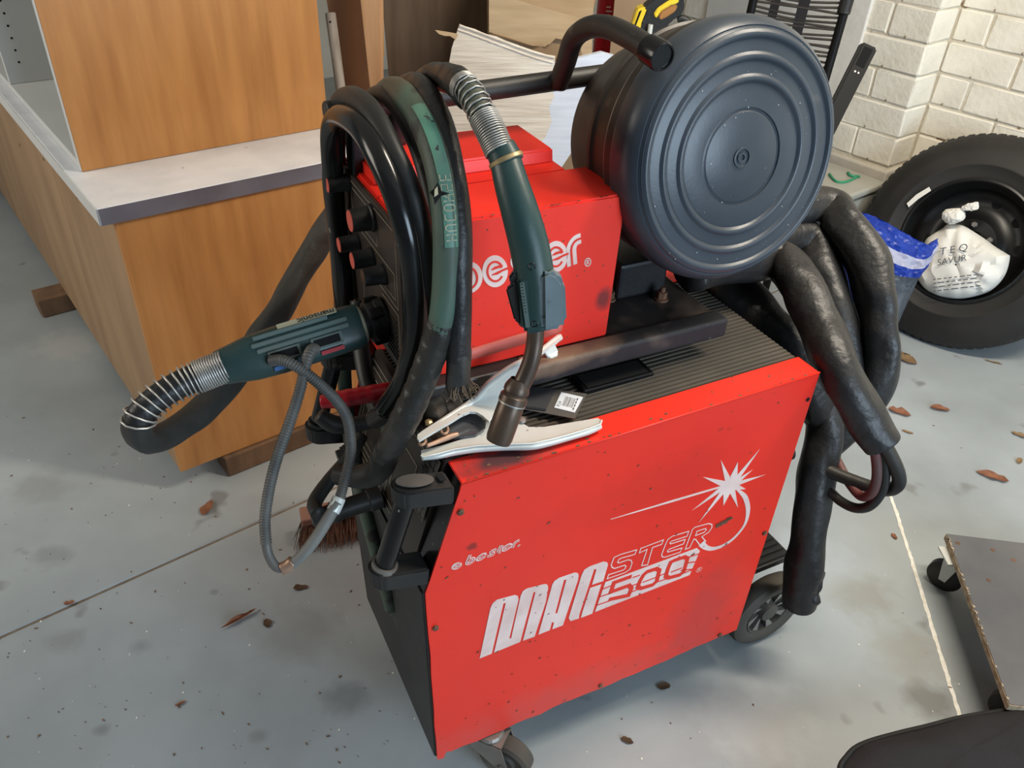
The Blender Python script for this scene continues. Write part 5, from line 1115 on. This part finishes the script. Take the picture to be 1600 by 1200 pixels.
def crumple(bm, amp, f, seed=0, amp2=None):
    for v in bm.verts:
        p = v.co*f+Vector((seed, seed, seed)); v.co += Vector((noise.noise(p), noise.noise(p+Vector((9, 0, 0))), noise.noise(p+Vector((0, 9, 0)))))*amp
        p = v.co*f*3.2; v.co += Vector((abs(noise.noise(p)), abs(noise.noise(p+Vector((9, 0, 0)))), abs(noise.noise(p+Vector((0, 9, 0))))))*(amp2 if amp2 is not None else amp*.45)
def blob(c, ax_, bx_, cx_, m, name, parent, amp=.012, f=14, seed=0, pw=.8, smooth=28):
    bm = NB(); bmesh.ops.create_icosphere(bm, subdivisions=5, radius=1)
    for v in bm.verts:
        q = v.co; v.co = c+ax_*math.copysign(abs(q.x)**pw, q.x)+bx_*math.copysign(abs(q.y)**pw, q.y)+cx_*math.copysign(abs(q.z)**pw, q.z)
    crumple(bm, amp, f, seed); return obj(name, bm, m, parent, smooth)
pb = thing('paper_bag', 'knotted off-white paper bag with handwriting, stuffed into the tyre rim', 'bag', (tc_+n*-.03))
bu = RT.copy(); bu = (bu-n*bu.dot(n)).normalized(); bv = n.cross(bu).normalized()
if bv.z < 0: bv = -bv
# folded body: outline in the rim plane, bulging forward, with deep vertical pleats
outl = [(1432, 428), (1440, 400), (1446, 376), (1458, 366), (1474, 356), (1482, 350), (1500, 351), (1508, 354), (1520, 361), (1540, 374), (1556, 386), (1574, 397), (1578, 402), (1573, 424), (1562, 442), (1545, 456), (1520, 464), (1495, 467), (1465, 462), (1444, 450)]
oc = onface(1500, 415, -.02); O3 = crom([onface(x, y, -.02) for x, y in outl], 5, True)
gr = []
for k, (s, hgt) in enumerate(((1.0, 0), (.97, .018), (.9, .034), (.8, .047), (.68, .056), (.55, .062), (.4, .066), (.25, .068), (.1, .069), (.02, .069))):
    row = []
    for p in O3:
        q = oc+(p-oc)*s; lu = (q-oc).dot(bu); lv = (q-oc).dot(bv)
        pl = .007*abs(math.sin(lu*62+lv*9+.6*math.sin(lv*30)))+.005*noise.noise(Vector((lu*26, lv*16, 3)))+(.012 if lu > .07 else 0)*abs(math.sin(lv*38+lu*30))
        row.append(q+n*(hgt*1.0+(pl if s < .98 else 0)))
    gr.append(row)
bm = NB(); shell(bm, gr, closed_u=True); bm.faces.ensure_lookup_table(); bmesh.ops.recalc_face_normals(bm, faces=bm.faces[:])
bb = obj('bag_body', bm, 'whitebag', pb, 26)
def blobpx(x, y, off, w, h, d, m, nm, par, seed, amp=.009): return blob(onface(x, y, off), bu*w, bv*h, n*d, m, nm, par, amp, 26, seed, .8, 24)
blobpx(1490, 338, .045, .036, .028, .025, 'whitebag', 'knot', pb, 3); blobpx(1516, 325, .055, .026, .014, .012, 'whitebag', 'knot', pb, 5, .010)
def face_z(x, y):
    q = onface(x, y, -.02); k = 1; 
    return .058
def bagtxt(s, x, y, x2, y2, size, nm='handwriting'):
    o_ = onface(x, y, .062); e_ = (onface(x2, y2, .062)-o_).normalized(); up_ = n.cross(e_); up_ = up_ if up_.z > 0 else -up_
    return obj(nm, text_bm(s, o_, e_, up_, size, n, .0005, shear=.15), 'ink', bb)
for s, x, y, x2, y2, sz in (('T E Q', 1468, 399, 1508, 392, .042), ('SAVUR', 1464, 415, 1510, 407, .036)):
    bagtxt(s, x, y, x2, y2, sz*.85)
bm = NB(); rnd.seed(31)
for r_ in range(4):
    x = 1458
    while x < 1525:
        l = rnd.uniform(4, 11); yy = 437+r_*6-(x-1458)*.12; ribbon(bm, [onface(x, yy, .0615), onface(x+l, yy-l*.12, .0615)], .0035, n, .0006); x += l+rnd.uniform(2, 4)
obj('small_print', bm, 'ink', bb, kind='stuff')
# blue and white plastic bag standing in front of the tyre
bc = Pd(1375, 410, 2.42); bgx = RT.copy(); bgx.z = 0; bgx.normalize(); bgy = Vector((-bgx.y, bgx.x, 0))
pg = thing('plastic_bag', 'shiny blue bag with a pale lilac band on the floor before the tyre', 'bag', (bc.x, bc.y, 0))
rimt = P3([(1290, 300, 2.46), (1330, 322, 2.44), (1368, 338, 2.42), (1400, 354, 2.41), (1430, 372, 2.40), (1452, 380, 2.40), (1467, 372, 2.42)])
T_ = [crom(P3(L), 8) for L in (
 [(1326, 318, 2.45), (1345, 331, 2.44), (1368, 339, 2.43), (1400, 356, 2.41), (1432, 374, 2.40), (1450, 382, 2.40), (1466, 372, 2.43)],
 [(1328, 348, 2.41), (1345, 358, 2.40), (1362, 370, 2.39), (1395, 388, 2.38), (1425, 402, 2.385), (1448, 404, 2.39), (1465, 384, 2.42)],
 [(1330, 372, 2.40), (1348, 384, 2.39), (1368, 396, 2.38), (1398, 412, 2.375), (1425, 420, 2.38), (1445, 418, 2.39), (1462, 398, 2.42)],
 [(1335, 400, 2.42), (1350, 412, 2.41), (1370, 420, 2.39), (1400, 430, 2.385), (1422, 434, 2.39), (1438, 432, 2.40), (1452, 412, 2.42)],
 [(1342, 450, 2.48), (1356, 462, 2.45), (1372, 466, 2.43), (1395, 462, 2.43), (1412, 456, 2.44), (1425, 446, 2.45), (1440, 425, 2.46)])]
def band(a, b, m, nm, nn=9):
    g = []
    for i in range(nn+1):
        t = i/nn; row = []
        for k, (p, q) in enumerate(zip(T_[a], T_[b])):
            v = p.lerp(q, t); v = v-FWD*(.010*noise.noise(v*38)+.008*noise.noise(v*90)); row.append(v)
        g.append(row)
    bm = NB(); shell(bm, g, .0015); return obj(nm, bm, m, pg, 30)
band(0, 1, 'blue', 'blue_top_band', 12); band(1, 2, 'whiteplastic', 'lilac_band', 8); band(2, 3, 'blue', 'blue_lower_band', 6); band(3, 4, 'greyfilm', 'clear_base', 8)
g = []
for i in range(8):
    t = i/7; row = []
    for k, p in enumerate(T_[4]):
        q = Vector((p.x, p.y+.16, 0)); v = p.lerp(Vector((p.x-.01, p.y+.03, .0)), t); row.append(v-FWD*(.01*noise.noise(v*30))*(1-t))
    g.append(row)
bm = NB(); shell(bm, g, .0015); obj('bag_base', bm, 'greyfilm', pg, 30)
g = []
for i in range(8):
    t = i/7; row = []
    for k, p in enumerate(T_[0]):
        q = Vector((p.x-.01, p.y+.13, max(.02, p.z*(1-t*1.0)+.0))); v = p.lerp(q, min(1, t*1.4)); row.append(v+Vector((0, 0, -.02*math.sin(t*3.1))))
    g.append(row)
bm = NB(); shell(bm, g, .0015); obj('bag_back', bm, 'blue', pg, 30)
# cloudy plastic box with green clip between pier and tyre
xb = Cw(2.86, 1.62, 0)
bx = thing('storage_box', 'cloudy plastic storage box with green clip behind the tyre, beside the brick pier', 'box', xb, HC)
FB = Matrix.Translation(xb) @ Matrix.Rotation(HC, 4, 'Z')
bm = NB(); hexa(bm, [FB @ Vector(p) for p in ((-.12, -.15, .003), (.12, -.15, .003), (.12, .15, .003), (-.12, .15, .003), (-.145, -.175, .40), (.145, -.175, .40), (.145, .175, .40), (-.145, .175, .40))], .012); obj('box_body', bm, 'boxplastic', bx)
bm = NB(); box(bm, FB, (-.155, .155), (-.185, .185), (.401, .430), .010, 3); lid_ = obj('box_lid', bm, 'boxplastic', bx)
bm = NB(); tube(bm, [Pz(1296, 272, .434), Pz(1306, 283, .434), Pz(1322, 284, .434), Pz(1340, 276, .434)], .005, 8, 5); tube(bm, [Pz(1325, 270, .434), Pz(1330, 275, .434), Pz(1343, 276, .434)], .006, 8, 4); obj('green_clip', bm, 'greenclip', bx, True)

# ================================================================== folding rack with elastic cords, black bar, spray gun
hr = R(153); rx = Vector((math.cos(hr), math.sin(hr), 0)); rn = Vector((-rx.y, rx.x, 0)); rp = Pd(1310, 60, 2.62)
lean = (rn*.0+Vector((0, 0, 1)))
def PR(x, y, off=0): return plane(x, y, rp+rn*off, (rn+Vector((0, 0, .12))).normalized())
def ext(a, b, z):   # continue the line a-b to height z
    t = (z-a.z)/(b.z-a.z); return a+(b-a)*t
fr_ = thing('folding_lounger', 'black tubular folding lounger strung with elastic cords leaning against the white wall', 'folding chair', ext(PR(1316, 30), PR(1286, 135), 0))
a, b = PR(1316, 30), PR(1286, 135); bm = NB(); cyl(bm, ext(a, b, 0.0), ext(a, b, 1.52), .0145, 16); 
obj('side_tube', bm, 'blackmetal', fr_, 40)
c, d = PR(1166, 0), PR(1158, 26); c2 = c+(ext(a, b, c.z)-ext(a, b, c.z)); 
wdt = (PR(1175, 10)-PR(1316, 30)); lo = ext(a, b, 0)+wdt; hi = ext(a, b, 1.52)+wdt
bm = NB(); cyl(bm, lo, hi, .0145, 16); obj('side_tube', bm, 'blackmetal', fr_, 40)
bm = NB(); cyl(bm, hi, ext(a, b, 1.52), .0145, 16); cyl(bm, ext(a, b, .5)+wdt, ext(a, b, .5), .012, 16); obj('cross_tube', bm, 'blackmetal', fr_, 40)
bm = NB(); j = PR(1322, 6); dj = (a-b).normalized(); cyl(bm, j-dj*.03, j+dj*.03, .021, 18, bev=.003); obj('hinge_cap', bm, 'black_plastic', fr_, 40)
rnd.seed(6)
for k in range(62):
    z = .66+k*.0136; p = ext(a, b, z)+wdt; q = ext(a, b, z+rnd.uniform(-.006, .006)); bm = NB()
    tube(bm, [p, (p+q)/2+Vector((0, 0, -.004+rnd.uniform(-.008, .008))), q], .0042, 6, 4, cap=False); obj('elastic_cord', bm, 'cord', fr_, True)
for s0, s1 in ((.20, .30), (.50, .62)):
    bm = NB(); A0 = ext(a, b, .60)+wdt*(1-s0); B0 = ext(a, b, .60)+wdt*(1-s1); A1 = ext(a, b, 1.49)+wdt*(1-s0); B1 = ext(a, b, 1.49)+wdt*(1-s1); prism(bm, [A0, B0, B1, A1], rn*-.003 if rn.y > 0 else rn*.003)
    obj('fabric_strap', bm, 'fabric', fr_)
# black bar
bm = NB(); pa = Pd(1357, 72, 2.66); pbt = Pd(1300, 185, 2.70); dr_ = (pbt-pa).normalized(); ft = pa+dr_*((-pa.z)/dr_.z)
fl_ = thing('black_bar', 'glossy black hollow bar leaning against the wall right of the lounger', 'bar', ft)
s_ = dr_.cross(FWD).normalized(); n_ = s_.cross(dr_).normalized(); hw = .028; tk = .018
ring = [(-hw, -tk), (hw, -tk), (hw, tk), (-hw, tk)]
prism(bm, [pa+s_*x+n_*y for x, y in ring], dr_*(ft-pa).length, .006); bo = obj('bar_body', bm, 'blackmetal', fl_)
if n_.dot(FWD) > 0: n_ = -n_
bm = NB(); prism(bm, [pa+dr_*.012+s_*x+n_*(tk+.0005) for x in (-.015, .015)]+[pa+dr_*.075+s_*x+n_*(tk+.0005) for x in (.015, -.015)], n_*.0008); obj('slot', bm, 'hole', bo)
bm = NB()
for q in (-.006, .006): lathe(bm, pa+dr_*.095+s_*q+n_*tk, n_, [(0, 0), (.003, 0), (.003, .002), (0, .002)], 10)
obj('rivet', bm, 'spring', bo)
# spray gun
GY = 2.45; sg = thing('spray_gun', 'yellow and black pressure washer gun standing upright behind the drum', 'spray gun', (PY(1010, 60, GY).x, GY, .6))
def cr8(x, y): return (930+x/3.9, y/3.9)
def gp(pts, y0, th_, m, nm, bev=.003, par=None):
    return obj(nm, prism(NB(), [PY(*cr8(x, y), GY+y0) for x, y in pts], (0, th_, 0), bev), m, par or sg)
gp([(300, 40), (350, 0), (380, -60), (540, -60), (545, 40), (530, 90), (480, 120), (430, 170), (380, 200), (330, 235), (265, 200), (280, 110)], 0, .045, 'black_plastic', 'gun_body')
gp([(255, 60), (300, 40), (320, 60), (265, 200), (215, 180)], -.003, .05, 'yellow', 'side_grip')
gp([(270, 70), (285, 62), (245, 165), (236, 165)], -.006, .004, 'black_gloss', 'grip_slot', .0005)
gp([(355, 90), (380, 50), (440, 10), (500, -20), (515, 0), (500, 25), (460, 35), (400, 70), (372, 115)], -.006, .02, 'yellow', 'trigger')
gp([(385, 105), (400, 70), (460, 35), (505, 30), (490, 70), (430, 110), (395, 125)], -.004, .018, 'orange', 'inner_grip')
bm = NB(); tube(bm, [PY(*cr8(x, y), GY+.02) for x, y in [(500, 118), (530, 112), (565, 130), (590, 165)]], .010, 12, 6); obj('hose_stub', bm, 'rubber', sg, True)
p = PY(*cr8(338, 150), GY-.01); bm = NB(); cyl(bm, p, Vector((p.x, p.y, p.z-.16)), .007, 12); obj('lance', bm, 'silver', sg, 40)
bm = NB(); p = PY(1000, 40, GY+.05); cyl(bm, Vector((p.x, p.y-.01, 0)), Vector((p.x, p.y-.01, p.z-.06)), .011, 14); obj('lance_tube', bm, 'black_plastic', sg, 40)

# ================================================================== FLOOR THINGS
# wheeled board
FDd = None
A_ = Vector((1.097, 1.435, 0)); Bd = Vector((1.282, 1.416, 0)); Cd = Vector((1.029, .956, 0)); ex_ = (A_-Cd).normalized(); ez_ = Vector((ex_.y, -ex_.x, 0))
wb = thing('wheeled_board', 'grey brown plywood dolly board on small castors at the right edge of the frame', 'dolly', (A_.x+.2, A_.y-.25, 0))
zt_ = .130; bm = NB(); o_ = Vector((0, 0, zt_-.018)); prism(bm, [A_+o_, A_+(Bd-A_).normalized()*.42+o_, A_+(Bd-A_).normalized()*.42-ex_*.478+o_, A_-ex_*.478+o_], (0, 0, .0165), .001); bd_ = obj('board', bm, 'boardedge', wb)
bm = NB(); o_ = Vector((0, 0, zt_-.0013)); i_ = .0015; prism(bm, [A_+ez_*i_-ex_*i_+o_, A_+(Bd-A_).normalized()*.418+o_-ex_*i_, A_+(Bd-A_).normalized()*.418-ex_*.476+o_, A_-ex_*.476+ez_*i_+o_], (0, 0, .0015)); obj('board_face', bm, 'boardtop', wb, label='smooth dark laminated face')
rnd.seed(12); bm = NB()
for k in range(26):
    q = A_-ex_*(.47*rnd.random()); w_ = rnd.uniform(.003, .007); l_ = rnd.uniform(.004, .014)
    prism(bm, [q+Vector((0, 0, zt_+.0002)), q-ex_*l_+Vector((0, 0, zt_+.0002)), q-ex_*l_*.6+ez_*w_+Vector((0, 0, zt_+.0002))], (0, 0, .0003))
obj('edge_chip', bm, 'boardedge', bd_, kind='stuff')
for (s, e) in ((.055, .035), (.055, .38), (.42, .055), (.42, .38)):
    q = A_-ex_*s+ez_*e; axc = (ex_*.8+ez_*.6).normalized(); cc = Vector((q.x, q.y, .042))-ez_*.02 if s < .1 and e < .1 else Vector((q.x, q.y, .042))
    bm = NB(); lathe(bm, cc, axc, [(0, -.012), (.03, -.012), (.042, -.009), (.042, .009), (.03, .012), (0, .012)], 30); cw_ = obj('castor', bm, 'black_plastic', wb, 40)
    bm = NB()
    for s_ in (-1, 1):
        o_ = axc*.016*s_; hx = Vector((axc.y, -axc.x, 0)); prism(bm, [cc+o_-hx*.018+Vector((0, 0, .06)), cc+o_+hx*.022+Vector((0, 0, .06)), cc+o_+hx*.008-Vector((0, 0, .008)), cc+o_-hx*.008-Vector((0, 0, .008))], axc*.002*s_)
    prism(bm, [cc+Vector((x, y, .064)) for x, y in ((-.03, -.03), (.03, -.03), (.03, .03), (-.03, .03))], (0, 0, .005)); obj('castor_bracket', bm, 'silver', cw_)
bm = NB()
for s, e in ((.03, .02), (.035, .10), (.06, .14), (.14, .06)): lathe(bm, A_-ex_*s+ez_*e+Vector((0, 0, zt_)), zax, [(0, 0), (.006, 0), (.005, .001), (0, .001)], 12)
obj('screw_head', bm, 'rust', wb)
# broom head
bq = [Vector((-.505, 1.40, 0)), Vector((-.30, 1.475, 0))]
dq = (bq[1]-bq[0]).normalized(); sq = Vector((-dq.y, dq.x, 0)); FQ = Matrix.Translation(bq[0]) @ Matrix.Rotation(math.atan2(dq.y, dq.x), 4, 'Z')
bh = thing('broom_head', 'dusty wooden broom head with brown bristles lying on the floor behind the front plug', 'broom', bq[0], math.atan2(dq.y, dq.x))
bm = NB(); box(bm, FQ, (0, .30), (-.005, .045), (.075, .098), .004); obj('wooden_block', bm, 'broomwood', bh)
bm = NB(); rnd.seed(15)
for k in range(900):
    x = rnd.uniform(.006, .294); y = rnd.uniform(0, .04); x2 = x+rnd.uniform(-.02, .02)+(x-.15)*.15; y2 = y+rnd.uniform(-.035, .01)-.012
    a_ = FQ @ Vector((x, y, .076)); b_ = FQ @ Vector((x2, y2, rnd.uniform(.0, .012))); m_ = (a_+b_)/2+Vector((rnd.uniform(-1, 1), rnd.uniform(-1, 1), 0))*.004
    w_ = Vector((.0011, .0004, 0)); V = [bm.verts.new(p) for p in (a_-w_, a_+w_, m_+w_, m_-w_, b_+w_*.4, b_-w_*.4)]
    bm.faces.new((V[0], V[1], V[2], V[3])); bm.faces.new((V[3], V[2], V[4], V[5]))
obj('bristles', bm, 'bristle', bh, kind='stuff')
# black padded bag bottom right
jk = thing('padded_bag', 'black quilted fabric bag lying in the bottom right corner of the frame', 'bag', Pz(1500, 1250, 0))
cc = [Pz(x, y, .10) for x, y in [(1312, 1215), (1325, 1180), (1350, 1162), (1400, 1147), (1450, 1135), (1500, 1122), (1560, 1112), (1620, 1104), (1700, 1100), (1760, 1200), (1700, 1330), (1500, 1370), (1340, 1330)]]
ring = crom(cc, 6, True); ctr = sum(ring, Vector())/len(ring); gr = []
for s, z in ((.93, .0), (.99, .03), (1.0, .055), (1.0, .085), (.985, .10), (.95, .108), (.88, .116), (.75, .122), (.55, .127), (.3, .13), (.0005, .131)):
    row = []
    for p in ring:
        q = ctr+(p-ctr)*s; wv = 0 if s > .96 else .0055*abs(math.sin(((q-ctr).dot(ex_))*26+.8*noise.noise(q*6)))
        row.append(Vector((q.x, q.y, max(.002, z)-wv*(1 if z > .1 else 0)+.003*noise.noise(q*14)*(1 if s < .96 and z > .1 else 0))))
    gr.append(row)
bm = NB(); shell(bm, gr, closed_u=True); bmesh.ops.recalc_face_normals(bm, faces=bm.faces[:]); obj('padded_body', bm, 'fabric', jk, True)
bm = NB(); tube(bm, [Vector((p.x, p.y, .100)) for p in ring]+[Vector((ring[0].x, ring[0].y, .1))], .0055, 10, 0); obj('piping', bm, 'piping', jk, True)
# leaves and bits
def leaf(x, y, s, ang, m, label, el=.5, curl=.25, group=None, nm='dry_leaf', cat='leaf', jag=.32):
    p = Pz(x, y, .002); r_ = random.Random(int(x*7+y)); bm = NB(); nn = 16; c_, s_ = math.cos(ang), math.sin(ang)
    rows = []
    for i in range(7):
        t = i/6*2-1; row = []
        for k in range(9):
            w = (k/8*2-1); wd = el*math.sqrt(max(0, 1-t*t))*(1+jag*r_.uniform(-1, 1)); X = t; Y = w*wd
            z = curl*(Y*Y/(el*el+.01)*.5+.25*X*X)*s+.0015*s/.02*r_.uniform(0, .4)*.3
            row.append(p+Vector(((X*c_-Y*s_)*s, (X*s_+Y*c_)*s, z)))
        rows.append(row)
    shell(bm, rows, .0006); bmesh.ops.recalc_face_normals(bm, faces=bm.faces[:])
    o = obj(nm, bm, m, None, 40, origin=p); return tag(o, label, cat, group or ('dry leaves on the floor' if cat == 'leaf' else 'bark crumbs on the floor'))
leaf(324, 794, .030, 1.5, 'leaf', 'reddish bark chip with split end on the floor near the cabinet corner', .42, .4, nm='bark_chip', cat='bark')
leaf(108, 942, .012, .3, 'leaf', 'small brown chip lying in the floor joint at left', .5, nm='bark_chip', cat='bark')
leaf(374, 968, .045, .75, 'leaf', 'long narrow splinter of brown bark on the floor left of the machine', .11, .5, nm='bark_splinter', cat='bark')
leaf(418, 974, .014, 2, 'darkwood', 'dark crumb of bark beside the long splinter', .6, nm='bark_chip', cat='bark')
leaf(470, 918, .018, .2, 'darkwood', 'dark crumb beside the broom bristles', .5, nm='bark_chip', cat='bark')
leaf(282, 1099, .012, .6, 'leaf', 'tiny tan sliver on the floor near the bottom left', .3, nm='bark_chip', cat='bark')
leaf(1037, 1072, .016, .2, 'darkwood', 'dark bark crumb on the floor below the red side', .55, nm='bark_chip', cat='bark')
leaf(980, 1157, .014, 2.8, 'darkwood', 'small grey brown crumb nearest the bottom of the frame', .5, nm='bark_chip', cat='bark')
leaf(1405, 645, .036, 2.6, 'leaf', 'orange brown dry leaf just right of the cut hose end', .45, .5)
leaf(1468, 640, .032, 2.9, 'leaf', 'curled brown leaf on the open floor below the tyre', .35, .7)
leaf(1550, 745, .045, 2.7, 'leaf', 'largest brown leaf at the right, above the wheeled board', .35, .3)
leaf(1413, 560, .05, 2.2, 'leaf_tan', 'tan leaf half hidden under the left side of the tyre', .6, .4)
leaf(1418, 675, .018, 2.7, 'leaf_tan', 'small pale leaf scrap next to the cut hose end', .3)
leaf(1552, 566, .030, 2.7, 'leaf_tan', 'thin tan leaf stalk on the floor under the tyre', .15)
leaf(1594, 680, .026, 2.6, 'leaf_tan', 'tan leaf cut by the right edge of the frame', .4)
leaf(1593, 720, .018, .9, 'leaf_tan', 'pale tan leaf scrap below the one at the frame edge', .5)
leaf(1397, 838, .012, 1.8, 'leaf', 'small reddish leaf beside the white floor line', .5)
bm = NB(); rnd.seed(77)
for k in range(230):
    x = rnd.choice([rnd.uniform(0, 620), rnd.uniform(0, 1600)]); y = rnd.uniform(640, 1200); p = Pz(x, y, .0006); s = rnd.choice([.0005, .0007, .0010, .0018]); a0 = rnd.random()*6; st = rnd.uniform(1, 3)
    prism(bm, [p+Vector((s*st*math.cos(a0)*math.cos(j)-s*math.sin(a0)*math.sin(j), s*st*math.sin(a0)*math.cos(j)+s*math.cos(a0)*math.sin(j), 0)) for j in (0, 1.3, 2.5, 3.9, 5.2)], (0, 0, .0009))
o = obj('floor_grit', bm, 'darkwood', None, kind='stuff', origin=(0, 1, 0)); tag(o, 'scattered dark grit and crumbs on the grey floor', 'grit')
bm = NB()
for k in range(70):
    x = rnd.uniform(0, 1600); y = rnd.uniform(700, 1200); p = Pz(x, y, .0006); s = rnd.choice([.0009, .0012, .002]); prism(bm, [p+Vector((s*math.cos(j), s*1.3*math.sin(j), 0)) for j in (0, 1.3, 2.5, 3.9, 5.2)], (0, 0, .0006))
o = obj('paint_crumbs', bm, 'whiteline', None, kind='stuff', origin=(0, 1, 0)); tag(o, 'scattered tiny white paint crumbs on the grey floor', 'grit')
